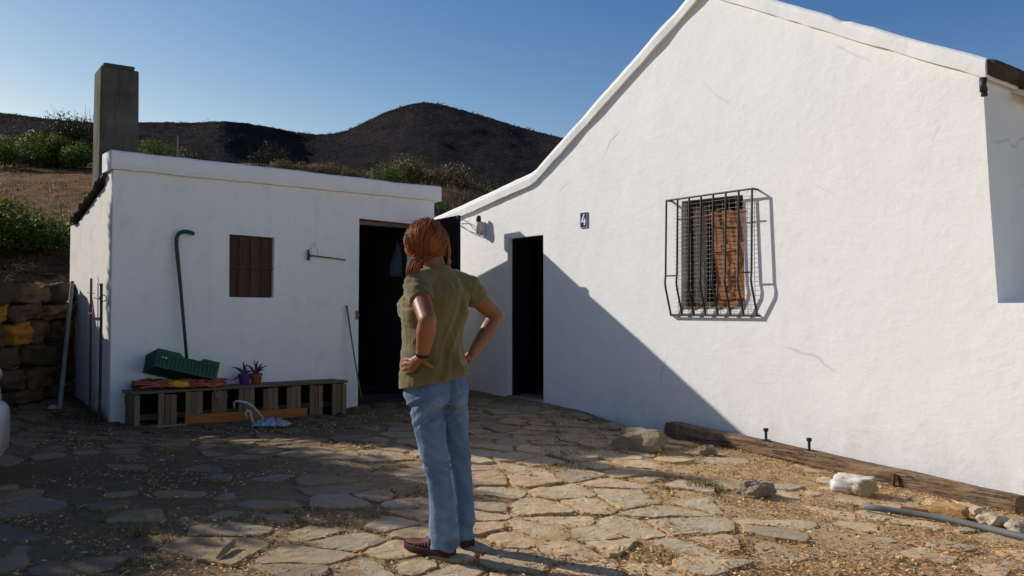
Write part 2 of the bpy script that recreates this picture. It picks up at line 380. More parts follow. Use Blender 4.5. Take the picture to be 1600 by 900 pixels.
c = t.mix(t.math('MULTIPLY', t.ramp(g, [(.62, 0), (.72, 1)]), .7), c, (.19, .165, .145))
n = t.bump(b, 1.0, 5.0); n = t.bump(g, 1.0, 1.6, n)
MAT['mountain'] = t.fin(c, .97, n, .03)
MAT['burnt'] = leafmat('burnt_scrub', [(0, (.022, .019, .018)), (.7, (.045, .037, .033)), (1, (.09, .07, .05))], .05, .9)

# ------------------------------------------------------------------ frames of the two buildings
H0 = V3((.17, 11.0, 0)); HU = V3((.774, -1, 0)).normalized(); HN = V3((-HU.y, HU.x, 0)) * -1      # HN points out of the gable
HROT = atan2(HU.y, HU.x)
def hp(a, d, z): return V3((H0.x + HU.x * a + HN.x * d, H0.y + HU.y * a + HN.y * d, z))
D0 = V3((-4.206, 8.95, 0)); C0 = V3((-1.055, 11.5, 0)); SV = (C0 - D0); SLEN = SV.length; SV.normalize(); SN = V3((SV.y, -SV.x, 0))
SROT = atan2(SV.y, SV.x)
def sp(a, d, z): return V3((D0.x + SV.x * a + SN.x * d, D0.y + SV.y * a + SN.y * d, z))

# ------------------------------------------------------------------ white house
house = thing('white_house', 'big whitewashed gabled house with barred window and open black doorway on the right', 'house', H0, HROT)
EZ, PZ = 3.06, 4.53            # eave and peak of the wall (under the coping)
outer = [(-2.7, -.6), (8.6, -.6), (8.6, 1.30), (5.745, 1.30), (5.70, 2.1), (5.66, EZ), (2.99, PZ), (.33, 2.97), (.18, 2.90), (-2.7, 2.43)]
door_h = [(-.375, .10), (.367, .10), (.367, 2.215), (-.375, 2.215)]
win_h = [(2.62, 1.27), (3.43, 1.26), (3.415, 2.385), (2.635, 2.40)]
mb = MB(); mb.slab(outer, [door_h, win_h], 0, .42); wall = mb.build('wall', MAT['plaster'], house)
def uneven(pts, amp, f, seed):
    return pts
# side wall facing right, back walls and inside
mb = MB()
R = [(5.66, .42, EZ - .02), (5.66, 7.2, EZ - .02), (5.70, 7.2, -.6), (5.70, .42, -.6)]
mb.add([(5.26, .42, -.6), (5.70, .42, -.6), (5.70, 7.2, -.6), (5.26, 7.2, -.6), (5.26, .42, EZ), (5.66, .42, EZ), (5.66, 7.2, EZ), (5.26, 7.2, EZ)],
       [(0, 3, 2, 1), (4, 5, 6, 7), (0, 1, 5, 4), (1, 2, 6, 5), (2, 3, 7, 6), (3, 0, 4, 7)])
mb.build('side_wall', MAT['plaster'], house)
mb = MB(); mb.slab([(-2.7, -.6), (5.70, -.6), (5.66, EZ), (2.99, PZ), (.33, 2.97), (-2.7, 2.43)], [], 7.2, 7.5); mb.build('back_wall', MAT['plaster'], house)
mb = MB(); mb.box((-2.6, 3.81, .9), (.2, 6.76, 3.02)); mb.build('end_wall', MAT['plaster'], house)
# interior: dark linings just inside the openings
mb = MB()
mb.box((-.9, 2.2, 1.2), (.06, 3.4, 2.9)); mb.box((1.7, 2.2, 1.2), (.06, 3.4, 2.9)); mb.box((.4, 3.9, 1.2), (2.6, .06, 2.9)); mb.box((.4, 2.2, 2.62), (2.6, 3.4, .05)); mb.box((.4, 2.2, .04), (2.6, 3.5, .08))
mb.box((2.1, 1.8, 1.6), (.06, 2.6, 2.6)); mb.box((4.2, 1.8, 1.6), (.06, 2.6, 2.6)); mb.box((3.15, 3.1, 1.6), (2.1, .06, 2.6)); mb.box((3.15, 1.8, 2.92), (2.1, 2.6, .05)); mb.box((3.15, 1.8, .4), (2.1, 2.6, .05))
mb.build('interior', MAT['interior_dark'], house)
# dark timber frame close to the face, the plank door swung open into the black room
mb = MB(); mb.box((-.358, .25, 1.155), (.034, .345, 2.11)); mb.box((.352, .25, 1.155), (.030, .345, 2.11)); mb.box((0, .25, 2.195), (.68, .345, .036)); mb.build('door_frame', MAT['door_dark'], house)
mb = MB()
for i in range(5): mb.box((.325 + .002 * (i % 2), .50 + i * .142, 1.155), (.035, .139, 2.06), tint=rnd.random())
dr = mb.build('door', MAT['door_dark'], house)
mb = MB(); mb.tube([(.30, 1.02, 1.12), (.27, 1.02, 1.12), (.265, .94, 1.12)], .009, 8); mb.build('handle', MAT['iron'], dr)
mb = MB(); mb.box((0, .15, .115), (.742, .36, .06), jit=.006); bevel(mb.build('threshold', MAT['rock'], house), .012)
# coping along the gable
def coping(pts, name, dep=.55, th=.135, out=.045, seed=0):
    m = MB(); rings = []
    for i in range(len(pts) - 1):
        (a0, z0), (a1, z1) = pts[i], pts[i + 1]; L = math.hypot(a1 - a0, z1 - z0); N = max(2, int(L / .10))
        for k in range(N + (i == len(pts) - 2)):
            f = k / N; a = a0 + (a1 - a0) * f; z = z0 + (z1 - z0) * f; s = a * 2.3 + seed
            w = .010 * nz(s * 1.6, 3 + seed) + .006 * nz(s * 5, 8); tz = .005 * nz(s * 1.1, 5) + .008 * nz(s * 7, 1 + seed) - (.02 if nz(s * 9.3, 4 + seed) > .52 else 0)
            o = -out + .012 * nz(s * 1.5, 9)
            rings.append([(a, o + .004, z - .02 + w), (a, o - .004, z + th * .5), (a, o + .006, z + th - .018 + tz), (a, o + .025, z + th + tz),
                          (a, dep * .5, z + th + .01 + tz), (a, dep, z + th + tz), (a, dep, z - .02 + w)])
    m.loft([list(reversed(r)) for r in rings]); return m.build(name, MAT['plaster'], house, smooth=False)
coping([(-2.7, 2.43), (-2.0, 2.54), (-1.0, 2.695), (.15, 2.885), (.25, 2.92), (.36, 2.985), (1.2, 3.475), (2.1, 4.005), (2.96, 4.515)], 'coping', seed=1)
c2 = coping([(2.96, 4.515), (3.6, 4.175), (4.4, 3.735), (5.1, 3.36), (5.70, 3.045)], 'coping', seed=4)
# roof planes behind the coping, with the tiled right eave overhanging the side wall
mb = MB()
def roofplane(a0, z0, a1, z1, y0, y1, th=.10):
    mb.add([(a0, y0, z0), (a1, y0, z1), (a1, y1, z1), (a0, y1, z0), (a0, y0, z0 + th), (a1, y0, z1 + th), (a1, y1, z1 + th), (a0, y1, z0 + th)],
           [(0, 3, 2, 1), (4, 5, 6, 7), (0, 1, 5, 4), (1, 2, 6, 5), (2, 3, 7, 6), (3, 0, 4, 7)])
roofplane(-2.9, 2.40, .33, 2.94, .56, 7.7); roofplane(.33, 2.94, 2.99, 4.50, .56, 7.7); roofplane(2.99, 4.50, 5.66, 3.03, .56, 7.7)
roof = mb.build('roof', MAT['tile'], house)
for k in range(22):                      # barrel tiles of the eave, laid side by side along the side wall
    y = .60 + k * .315; ln = rnd.uniform(.92, 1.0); off = rnd.uniform(-.02, .03)
    dirv = V3((.876, 0, -.482)); nrm = V3((.482, 0, .876)); m = MB(); r1 = []; r2 = []
    for sgn, yy in ((1, 0), (-1, .157)):
        rings = []
        for q in range(6):
            base = V3((5.045, y + yy, 3.445 if sgn > 0 else 3.42)) + dirv * (q * .17 * ln + off); rr = .088 + .004 * q
            up = [base + V3((0, 1, 0)) * (rr * cos(th)) + nrm * (sgn * rr * .62 * sin(th) + (.0 if sgn > 0 else .02)) for th in [pi * i / 8 for i in range(9)]]
            lo = [p - nrm * .016 for p in reversed(up)]
            rings.append(up + lo)
        m.loft(rings, True, rnd.random())
    m.build('eave_tile', MAT['tile'], roof, norm=True)
mb = MB()   # soffit board and rafter ends below the tiles
mb.add([(5.60, .5, 3.04), (5.79, .5, 2.95), (5.79, 7.3, 2.95), (5.60, 7.3, 3.04), (5.60, .5, 3.08), (5.79, .5, 2.99), (5.79, 7.3, 2.99), (5.60, 7.3, 3.08)],
       [(0, 3, 2, 1), (4, 5, 6, 7), (0, 1, 5, 4), (1, 2, 6, 5), (2, 3, 7, 6), (3, 0, 4, 7)]); mb.build('soffit', MAT['plaster_side'], roof)
mb = MB(); mb.box((5.80, 1.25, 2.72), (.40, .10, .13)); bevel(mb.build('beam_end', MAT['beam_wood'], house), .01)
mb = MB()   # dark half-round tile closing the end of the coping
mb.tube([(5.715 + .006 * nz(k), -.01 + k * .07, 3.115 + .004 * nz(k * 2.3)) for k in range(9)], [.058, .064, .066, .064, .066, .063, .066, .064, .062], 14)
mb.build('corner_tile', MAT['slate'], house, smooth=True)
mb = MB(); mb.tube([(5.685, -.045, 3.02), (5.687, -.06, 2.97), (5.69, -.05, 2.92)], [.03, .026, .032], 8); mb.tube([(5.69, -.05, 2.93), (5.693, -.05, 2.885)], [.022, .026], 8)
mb.build('corner_hook', MAT['iron'], house, smooth=True)
# window: reveal lining, frame, brown shutter ajar, wire netting, rubble sill
mb = MB()
mb.box((3.025, .11, 2.36), (.76, .05, .06)); mb.box((2.655, .11, 1.83), (.05, .05, 1.0)); mb.box((3.39, .11, 1.83), (.05, .05, 1.0)); mb.box((3.025, .11, 1.31), (.76, .05, .06))
mb.box((3.03, .115, 1.83), (.035, .03, 1.0))
win = mb.build('window', MAT['shutter_dark'], house)
mb = MB()
for i in range(3):
    mb.box((.07 + i * .125, 0, .49), (.119, .022, .98 - (.02 * i)), tint=rnd.random())
mb.box((.2, -.018, .12), (.36, .02, .07)); mb.box((.2, -.018, .60), (.36, .02, .07)); mb.bar((.05, -.019, .15), (.36, -.019, .58), .07, .016, (0, 1, 0))
sh = mb.build('shutter', MAT['shutter_brown'], win); sh.location = (3.05, .075, 1.275); sh.rotation_euler = (radians(4), radians(-3.0), radians(5))
mb = MB()
for i in range(26): mb.tube([(2.545 + .004 * nz(i), -.022, 1.245 + i * .0445), (3.0, -.018 + .012 * nz(i * .7, 2), 1.245 + i * .0445 + .008 * nz(i * 3.1)), (3.555, -.022, 1.243 + i * .0445)], .0019, 4, False)
for i in range(12): mb.tube([(2.60 + i * .083, -.020, 1.24), (2.60 + i * .083 + .01 * nz(i * 2.2), -.016, 1.8), (2.60 + i * .083, -.020, 2.36)], .0019, 4, False)
mb.build('wire_netting', MAT['wire'], win)
mb = MB()
for i in range(26): mb.blob((2.66 + i * .030, rnd.uniform(.0, .16), 1.275 + rnd.uniform(-.01, .012)), (rnd.uniform(.02, .04), .035, rnd.uniform(.014, .03)), 1, .5, 1.7, i, tint=rnd.random())
mb.box((3.03, .07, 1.268), (.80, .13, .03), tint=.4); mb.build('sill', MAT['rock'], win)
# belly grille: eight bent bars between a top and a bottom rail
mb = MB(); rail = []
def gx(i): return 2.50 + i * (1.085 / 7)
top = [(2.50, 0, 2.415), (2.50, -.085, 2.415)] + [(gx(i), -.085, 2.415 + .003 * nz(i * 2)) for i in range(1, 8)] + [(3.585, 0, 2.415)]
mb.tube(top, .0115, 6); gr0 = MB(); gr0.tube([(2.50, .01, 1.205), (2.50, -.035, 1.205), (3.6, -.035, 1.20), (3.6, .01, 1.20)], .0115, 6)
gr = mb.build('window_grille', MAT['iron'], house); gr0.build('bottom_rail', MAT['iron'], gr)
for i in range(8):
    x = gx(i); m = MB(); w = .01 * nz(i * 3.3, 4)
    m.tube([(x, -.085, 2.415), (x + w, -.104, 1.62 + w), (x + w, -.114, 1.55), (x + .003, -.106, 1.48), (x + .010, -.035, 1.205)], .0105, 6); m.build('bar', MAT['iron'], gr)
mb = MB(); mb.tube([(gx(0), -.104, 1.615), (gx(1), -.104, 1.615)], .008, 6); mb.build('cross_bar', MAT['iron'], gr); mb = MB(); mb.tube([(gx(6), -.104, 1.615), (gx(7), -.104, 1.615)], .008, 6); mb.build('cross_bar', MAT['iron'], gr)
mb = MB(); mb.tube([(gx(1), -.089, 2.20), (gx(6.6), -.089, 2.205)], .007, 6); mb.build('cross_bar', MAT['rust'], gr)

# number sign
zs = CAMZ + (490 - 344) / F * 10.2
def a_at(px):    # wall coordinate under photo column px
    k = (px - 800) / F; t = (k * 11 - .17) / (.774 + k); return t * 1.26457, 11 - t
sa, sy = a_at(913.5); zs = CAMZ + (490 - 343.5) / F * sy
sg = thing('house_number_sign', 'small navy enamel house number plate with a white 4 on the white gable', 'sign', hp(sa, .0, zs), HROT)
mb = MB(); mb.box((0, -.006, 0), (.125, .012, .185)); pl = bevel(mb.build('plate', MAT['sign_blue'], sg), .004)
mb = MB(); y = -.0145
mb.slab([(-.005, .070), (.020, .070), (-.014, -.006), (.006, -.006), (.006, .018), (.028, .018), (.028, -.006), (.040, -.006), (.040, -.028), (.028, -.028), (.028, -.064), (.006, -.064), (.006, -.028), (-.042, -.028), (-.042, -.010)], [], y, y + .002)
mb.slab([(-.042, -.012), (-.030, -.028), (.028, -.052), (.028, -.064), (-.012, -.064), (-.02, -.03)], [], y + .0025, y + .004)
mb.build('numeral', MAT['sign_white'], sg)
mb = MB()
w_, h_ = .125, .185
for (x, z, sx, sz) in ((0, h_ / 2 - .004, w_ - .012, .004), (0, -h_ / 2 + .004, w_ - .012, .004), (-w_ / 2 + .004, 0, .004, h_ - .012), (w_ / 2 - .004, 0, .004, h_ - .012)):
    mb.box((x, -.0135, z), (sx, .003, sz))
mb.build('border', MAT['sign_white'], sg)

# wall lamp holder and its wires
la, ly = a_at(756); lz = CAMZ + (490 - 355) / F * ly
lamp = thing('wall_lamp', 'dirty white bulb holder with black cap fixed to the wall left of the doorway', 'lamp', hp(la, 0, lz), HROT)
mb = MB(); mb.box((.0, -.035, -.02), (.085, .07, .19), jit=.004); bevel(mb.build('housing', MAT['lamp_white'], lamp), .012)
mb = MB(); mb.tube([(.0, -.09, .07), (.0, -.09, .125), (0, -.09, .155)], [.036, .034, .026], 12); mb.build('cap', MAT['lamp_dark'], lamp, smooth=False)
mb = MB(); mb.tube([(0, -.09, -.10), (0, -.09, -.06), (0, -.09, .0), (0, -.09, .07)], [.026, .043, .045, .034], 14); mb.build('bulb_holder', MAT['lamp_white'], lamp, smooth=True)
mb = MB(); mb.box((-.065, -.06, .03), (.04, .05, .085)); bevel(mb.build('socket', MAT['brass'], lamp), .006)
wl = hp(a_at(716)[0], .03, CAMZ + (490 - 345) / F * a_at(716)[1])
def wallpx(px, py, d): a, y = a_at(px); return hp(a, d, CAMZ + (490 - py) / F * y)
mb = MB(); mb.tube([wallpx(716, 344, .05), wallpx(728, 344, .045), wallpx(735, 347, .04), wallpx(744, 357, .05), wallpx(752, 364, .06)], .006, 6)
mb.tube([wallpx(716, 347, .05), wallpx(726, 355, .04), wallpx(736, 361, .04), wallpx(751, 365, .06)], .006, 6)
o = mb.build('lamp_cable', MAT['cable'], loc=wallpx(735, 355, 0)); tag(o, 'two loose grey wires looping between the dark shed door and the wall lamp', 'cable')

# ------------------------------------------------------------------ white shed
shed = thing('white_shed', 'low flat white outbuilding with a dark doorway and small brown window on the left', 'shed', D0, SROT)
Wd, Dp = SLEN, 1.75
hole_d = [(2.907, .02), (3.951, .02), (3.951, 2.405), (2.915, 2.43)]
hole_w = [(1.248, 1.41), (1.779, 1.405), (1.785, 2.12), (1.245, 2.13)]
mb = MB(); mb.slab([(0, -.5), (Wd, -.5), (Wd, 2.76), (0, 2.76)], [hole_d, hole_w], 0, .30); mb.build('wall', MAT['plaster_shed'], shed)
# side wall seen at the left, its top falling backwards
mb = MB(); y1 = Dp
mb.add([(0, .30, -.5), (.25, .30, -.5), (.25, y1, -.5), (0, y1, -.5), (0, .30, 2.62), (.25, .30, 2.62), (.25, y1, 2.27), (0, y1, 2.27)],
       [(0, 3, 2, 1), (4, 5, 6, 7), (0, 1, 5, 4), (1, 2, 6, 5), (2, 3, 7, 6), (3, 0, 4, 7)])
mb.box((-.004, .15, 1.13), (.008, .30, 3.26))
mb.build('side_wall', MAT['plaster_side'], shed)
mb = MB(); mb.box((Wd - .12, 1.02, 1.0), (.24, 1.44, 3.0)); mb.box((Wd / 2, Dp + .12, .9), (Wd, .24, 2.8)); mb.build('back_wall', MAT['plaster_side'], shed)
mb = MB(); mb.box((1.5, 1.0, 1.2), (.05, 1.5, 2.5)); mb.box((2.7, Dp - .03, 1.2), (2.4, .05, 2.5)); mb.box((Wd - .27, 1.0, 1.2), (.05, 1.4, 2.5)); mb.box((2.7, .32, 2.6), (2.4, .03, .3))
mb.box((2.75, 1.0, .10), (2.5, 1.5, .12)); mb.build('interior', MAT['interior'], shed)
# parapet beam across the front
m = MB(); rings = []
for k in range(46):
    a = -.035 + (Wd + .12) * k / 45; w = .010 * nz(a * 2.2, 3.3) + .006 * nz(a * 7, 1); tz = .012 * nz(a * 1.3, 6) + .006 * nz(a * 6, 2)
    rings.append([(a, .34, 2.74), (a, .34, 2.945 + tz), (a, -.02, 2.945 + tz), (a, -.05, 2.925 + tz), (a, -.055, 2.80), (a, -.045 + w * .5, 2.745 + w)])
m.loft(rings); m.build('parapet', MAT['plaster_shed'], shed, norm=True)
# sloping roof with a ragged slate edge over the side wall
m = MB()
m.add([(-.02, .32, 2.66), (Wd, .32, 2.66), (Wd, Dp + .2, 2.27), (-.02, Dp + .05, 2.305), (-.02, .32, 2.70), (Wd, .32, 2.72), (Wd, Dp + .2, 2.33), (-.02, Dp + .05, 2.345)],
      [(0, 3, 2, 1), (4, 5, 6, 7), (0, 1, 5, 4), (1, 2, 6, 5), (2, 3, 7, 6), (3, 0, 4, 7)])
for k in range(13):
    y = .30 + k * .118; z = 2.665 - (y - .32) * .2363
    m.box((.0 + rnd.uniform(-.015, .015), y, z + .028 + rnd.uniform(-.008, .008)), (.12, .14, .024), Matrix.Rotation(-.23, 3, 'X') @ Matrix.Rotation(rnd.uniform(-.15, .15), 3, 'Z'), rnd.random(), jit=.006)
m.build('roof', MAT['slate'], shed)
# small window: dark boards behind rusty bars
mb = MB()
for i in range(4): mb.box((1.315 + i * .134, .065 + .004 * (i % 2), 1.77), (.126, .02, .70), tint=(.3, .75, .85, .35)[i])
sw = mb.build('window', MAT['shutter_dark'], shed)
mb = MB()
for i in range(3): mb.tube([(1.375 + i * .135, .03, 1.415), (1.38 + i * .134, .025, 1.78), (1.378 + i * .134, .03, 2.12)], .008, 6)
mb.tube([(1.25, .025, 1.755), (1.78, .025, 1.75)], .009, 6); mb.build('window_bars', MAT['rust'], sw)
mb = MB(); mb.box((1.515, .10, 2.09), (.50, .03, .05)); mb.box((1.515, .10, 1.43), (.50, .03, .04)); mb.box((1.515, .10, 1.76), (.05, .02, .62)); mb.build('window_frame', MAT['shutter_dark'], sw)
# door frame and the dark door leaf folded out towards the house
mb = MB(); mb.box((2.93, .12, 1.22), (.04, .10, 2.38)); mb.box((3.93, .12, 1.22), (.04, .10, 2.38)); mb.box((3.43, .12, 2.385), (.96, .10, .05)); mb.build('door_frame', MAT['bench_wood'], shed)
dl = MB()
p0 = sp(3.94, .02, 0); p1 = P(718, 340, 10.72); ztop = CAMZ + (490 - 336) / F * 10.72
dv = V3((p1.x - p0.x, p1.y - p0.y, 0)); Ld = dv.length; dv.normalize(); dn = V3((dv.y, -dv.x, 0))
for i in range(5):
    a0, a1 = Ld * i / 5 + .002, Ld * (i + 1) / 5 - .002; q = p0 + dv * (a0 + a1) / 2
    R3 = Matrix((dv, -dn, V3((0, 0, 1)))).transposed(); dl.box(V3((q.x, q.y, (ztop + .22) / 2)), (a1 - a0, .035, ztop - .22), R3, rnd.random())
sdoor = dl.build('door', MAT['door_dark'], shed, world=True)
m = MB(); q = p0 + dv * (Ld - .085) + dn * .03
m.tube([V3((q.x, q.y, ztop - .07)), V3((q.x, q.y, ztop - .30))], .010, 6)
m.tube([V3((q.x, q.y, ztop - .05)) + dv * .0, V3((q.x, q.y, ztop - .05)) + dv * .06, V3((q.x, q.y, ztop - .10)) + dv * .075, V3((q.x, q.y, ztop - .14)) + dv * .05], .010, 6)
m.build('hook', MAT['cable'], sdoor, world=True)
m = MB(); m.box((2.885, -.012, 1.20), (.030, .024, .11)); m.tube([(2.89, -.02, 1.20), (2.915, -.03, 1.20)], .008, 6); m.build('door_catch', MAT['brass'], shed)

# cloth hanging inside the shed
ch = V3(P(621, 405, 11.6)); mb = MB(); rings = []
for k in range(9):
    z = .24 - k * .06; w = .012 + .085 * min(1, k / 5.0)
    rings.append([V3((ch.x + w * sin(2 * pi * j / 12) * (1 + .25 * sin(j * 2.1 + k * .3)), ch.y + .03 * cos(2 * pi * j / 12), ch.z + z)) for j in range(12)])
mb.loft(rings); o = mb.build('hanging_cloth', MAT['cloth'], loc=(ch.x, ch.y, ch.z - .24), smooth=True); tag(o, 'pale blue cloth hanging in the dark shed doorway', 'cloth')

# ------------------------------------------------------------------ chimney behind the shed
cc = P(181, 200, 11.7); crot = SROT - .06
ch = thing('concrete_chimney', 'tall square stained concrete chimney rising behind the left end of the shed', 'chimney', (cc.x, cc.y, 1.2), crot)
zt = P(181, 113, 11.7).z - 1.2
m = MB(); rings = []
for k in range(14):
    z = -.4 + (zt + .4) * k / 13; h = .243 + .010 * (1 - k / 13) + .006 * nz(k * .9, 3)
    rings.append([(-h, -h, z), (h, -h, z), (h, h, z), (-h, h, z)])
m.loft(rings); bevel(m.build('stack', MAT['concrete'], ch), .018)
m = MB(); m.box((0, 0, zt + .035), (.39, .39, .066), jit=.01); bevel(m.build('cap', MAT['concrete'], ch), .02)
# ------------------------------------------------------------------ ground
def spaced(lo, hi, a, b, fine, growth=1.25):
    xs = []; x = a
    while x <= b: xs.append(x); x += fine
    s = fine; x = xs[-1]
    while x < hi: s *= growth; x += s; xs.append(x)
    s = fine; x = a; L = []
    while x > lo: s *= growth; x -= s; L.append(x)
    return sorted(L) + xs
def ground_z(x, y):
    near = 1 - sstep(8, 14, math.hypot(x, y - 6))
    return gz(x, y) + near * (.018 * nz(x * 1.7, y * 1.7, 3) + .010 * nz(x * 5, y * 5, 1) + .004 * nz(x * 14, y * 14))
xs = spaced(-1500, 1500, -6.5, 6.5, .075); ys = spaced(-1500, 2500, 2.6, 11.6, .075)
mb = MB(); nxs = len(xs)
mb.add([(x, y, ground_z(x, y)) for y in ys for x in xs], [(j * nxs + i, j * nxs + i + 1, (j + 1) * nxs + i + 1, (j + 1) * nxs + i) for j in range(len(ys) - 1) for i in range(nxs - 1)])
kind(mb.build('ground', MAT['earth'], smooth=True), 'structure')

# flagstone paving: irregular clipped cells, laid unevenly with open joints
def cell_poly(i, pts, scales):
    cx, cy = pts[i]; R = 1.0
    poly = [(cx + R * cos(2 * pi * k / 12), cy + R * sin(2 * pi * k / 12)) for k in range(12)]
    for j, (qx, qy) in enumerate(pts):
        if j == i: continue
        dx, dy = qx - cx, qy - cy; d2 = dx * dx + dy * dy
        if d2 > 3.0: continue
        mx, my = cx + dx * .5, cy + dy * .5; out = []
        for k in range(len(poly)):
            a = poly[k]; b = poly[(k + 1) % len(poly)]
            sa = (a[0] - mx) * dx + (a[1] - my) * dy; sb = (b[0] - mx) * dx + (b[1] - my) * dy
            if sa <= 0: out.append(a)
            if sa * sb < 0: f = sa / (sa - sb); out.append((a[0] + (b[0] - a[0]) * f, a[1] + (b[1] - a[1]) * f))
        poly = out
        if len(poly) < 3: return None
    return poly
def inset(poly, d):
    n = len(poly); cx = sum(p[0] for p in poly) / n; cy = sum(p[1] for p in poly) / n; lines = []
    out = poly[:]
    for k in range(n):                      # clip by each edge moved inwards
        a = poly[k]; b = poly[(k + 1) % n]; ex, ey = b[0] - a[0], b[1] - a[1]; L = math.hypot(ex, ey)
        if L < 1e-5: continue
        nx, ny = -ey / L, ex / L; res = []
        dd = d * (1 + .6 * nz(a[0] * 9, a[1] * 9))
        for q in range(len(out)):
            p = out[q]; r = out[(q + 1) % len(out)]
            sp_ = (p[0] - a[0]) * nx + (p[1] - a[1]) * ny - dd; sr = (r[0] - a[0]) * nx + (r[1] - a[1]) * ny - dd
            if sp_ >= 0: res.append(p)
            if sp_ * sr < 0: f = sp_ / (sp_ - sr); res.append((p[0] + (r[0] - p[0]) * f, p[1] + (r[1] - p[1]) * f))
        out = res
        if len(out) < 3: return None
    return out
R2 = random.Random(21)
pts = []
tries = 0
while tries < 14000:
    tries += 1
    x, y = R2.uniform(-5.6, 5.4), R2.uniform(2.3, 11.6)
    s = (.50 + .20 * nz(x * .6, y * .6, 9)) * R2.choice((.5, .7, .9, 1, 1.25))
    if all((x - a) ** 2 * .62 + (y - b) ** 2 * 1.5 > (s * R2.uniform(.62, 1.0)) ** 2 for a, b in pts): pts.append((x, y))
def inside_building(x, y):
    dx, dy = x - H0.x, y - H0.y
    if dx * HN.x + dy * HN.y < .02: return True
    if (x - D0.x) * SN.x + (y - D0.y) * SN.y < .02 and (x - D0.x) * SV.x + (y - D0.y) * SV.y > -.1: return True
    return False
mb = MB(); stones = []
for i, (cx, cy) in enumerate(pts):
    poly = cell_poly(i, pts, None)
    if not poly: continue
    hd = (cx - H0.x) * HN.x + (cy - H0.y) * HN.y
    if inside_building(cx, cy) or hd < .42: continue
    # where stones are missing: bare patch on the left, sparser to the right, clean strip along the walls
    patch = math.hypot((cx + 2.5) * .62, cy - 6.0)
    keep = .93
    if patch < .7: keep = .42
    elif patch < 1.3: keep = .68
    if cx > 1.0 and cy < 8: keep = .70
    if cx > 2.3 and cy < 6: keep = .66
    if cx < -1.6 and cy < 5.6: keep = min(keep, .72)
    if R2.random() > keep: continue
    gap = .010 + .014 * R2.random()
    if cx > 1.0 or cx < -1.0: gap = .015 + .075 * R2.random() ** 1.5
    poly = inset(poly, gap)
    if not poly or len(poly) < 3: continue
    area = abs(sum(poly[k][0] * poly[(k + 1) % len(poly)][1] - poly[(k + 1) % len(poly)][0] * poly[k][1] for k in range(len(poly)))) / 2
    if area < .018: continue
    # chip corners, subdivide and roughen the outline
    n = len(poly); ccx = sum(p[0] for p in poly) / n; ccy = sum(p[1] for p in poly) / n; rough = []
    for k in range(n):
        a = poly[k - 1]; p = poly[k]; b = poly[(k + 1) % n]
        la = math.hypot(a[0] - p[0], a[1] - p[1]); lb = math.hypot(b[0] - p[0], b[1] - p[1]); c = R2.uniform(.004, .05) * (1 if R2.random() < .7 else 1.6)
        fa = min(.4, c / max(la, 1e-4)); fb = min(.4, c / max(lb, 1e-4))
        rough.append((p[0] + (a[0] - p[0]) * fa, p[1] + (a[1] - p[1]) * fa)); rough.append((p[0] + (b[0] - p[0]) * fb, p[1] + (b[1] - p[1]) * fb))
    fine = []
    for k in range(len(rough)):
        a = rough[k]; b = rough[(k + 1) % len(rough)]; L = math.hypot(b[0] - a[0], b[1] - a[1]); m_ = max(1, int(L / .035))
        for q in range(m_):
            f = q / m_; x = a[0] + (b[0] - a[0]) * f; y = a[1] + (b[1] - a[1]) * f
            x += .016 * nz(x * 9, y * 9, i) + .010 * nz(x * 30, y * 30, i); y += .016 * nz(x * 9, y * 9, i + 50) + .010 * nz(x * 30, y * 30, i + 9)
            fine.append((x, y))
    stones.append((fine, ccx, ccy))
    h = R2.uniform(.003, .015) * (.8 if cx > 1 else 1) + (.015 if R2.random() < .08 else 0); tx, ty = R2.uniform(-.028, .028), R2.uniform(-.028, .028)
    tint = R2.random(); g0 = ground_z(ccx, ccy); N = len(fine); dirt = R2.uniform(.94, 1)
    def zt_(x, y): return g0 + (gz(x, y) - gz(ccx, ccy)) + h + tx * (x - ccx) + ty * (y - ccy) + .007 * nz(x * 5, y * 5, i) + .004 * nz(x * 17, y * 17, i) + .004 * (1 if nz(x * 3.5 + i, y * 6, i * .7) > .12 else 0)
    r0 = [(x, y, g0 - .08) for x, y in fine]; 
    def ins(x, y, k): return (ccx + (x - ccx) * k, ccy + (y - ccy) * k)
    lv = []
    for k_, dz in ((1.0, -.005), (.985, -.001), (.955, 0), (.70, .001), (.35, .001)):
        ring = []
        for x, y in fine:
            X, Y = ins(x, y, k_); ring.append((X, Y, zt_(X, Y) + dz + (.004 * nz(x * 40, y * 40) if k_ > .9 else 0)))
        lv.append(ring)
    rings = [r0] + lv; vs = [p for r in rings for p in r]; fs = []; ms = []
    for a in range(len(rings) - 1):
        for j in range(N):
            k = (j + 1) % N; fs.append((a * N + j, a * N + k, (a + 1) * N + k, (a + 1) * N + j)); ms.append(1 if a < 3 else 0)
    vs.append((ccx, ccy, zt_(ccx, ccy))); c_ = len(vs) - 1; o_ = (len(rings) - 1) * N
    for j in range(N): fs.append((o_ + j, o_ + (j + 1) % N, c_))
    ms += [0] * (len(fs) - len(ms)); mb.add(vs, fs, tint); mb.M[-len(fs):] = ms
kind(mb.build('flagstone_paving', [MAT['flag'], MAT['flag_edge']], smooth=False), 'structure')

# grid lookup: is a point on a stone?
cells = {}
for f, a, b in stones:
    xs_ = [p[0] for p in f]; ys_ = [p[1] for p in f]
    for ix in range(int(min(xs_) // .5), int(max(xs_) // .5) + 1):
        for iy in range(int(min(ys_) // .5), int(max(ys_) // .5) + 1): cells.setdefault((ix, iy), []).append(f)
def on_stone(x, y):
    for f in cells.get((int(x // .5), int(y // .5)), ()):
        c = False; j = len(f) - 1
        for i in range(len(f)):
            if (f[i][1] > y) != (f[j][1] > y) and x < (f[j][0] - f[i][0]) * (y - f[i][1]) / (f[j][1] - f[i][1]) + f[i][0]: c = not c
            j = i
        if c: return True
    return False

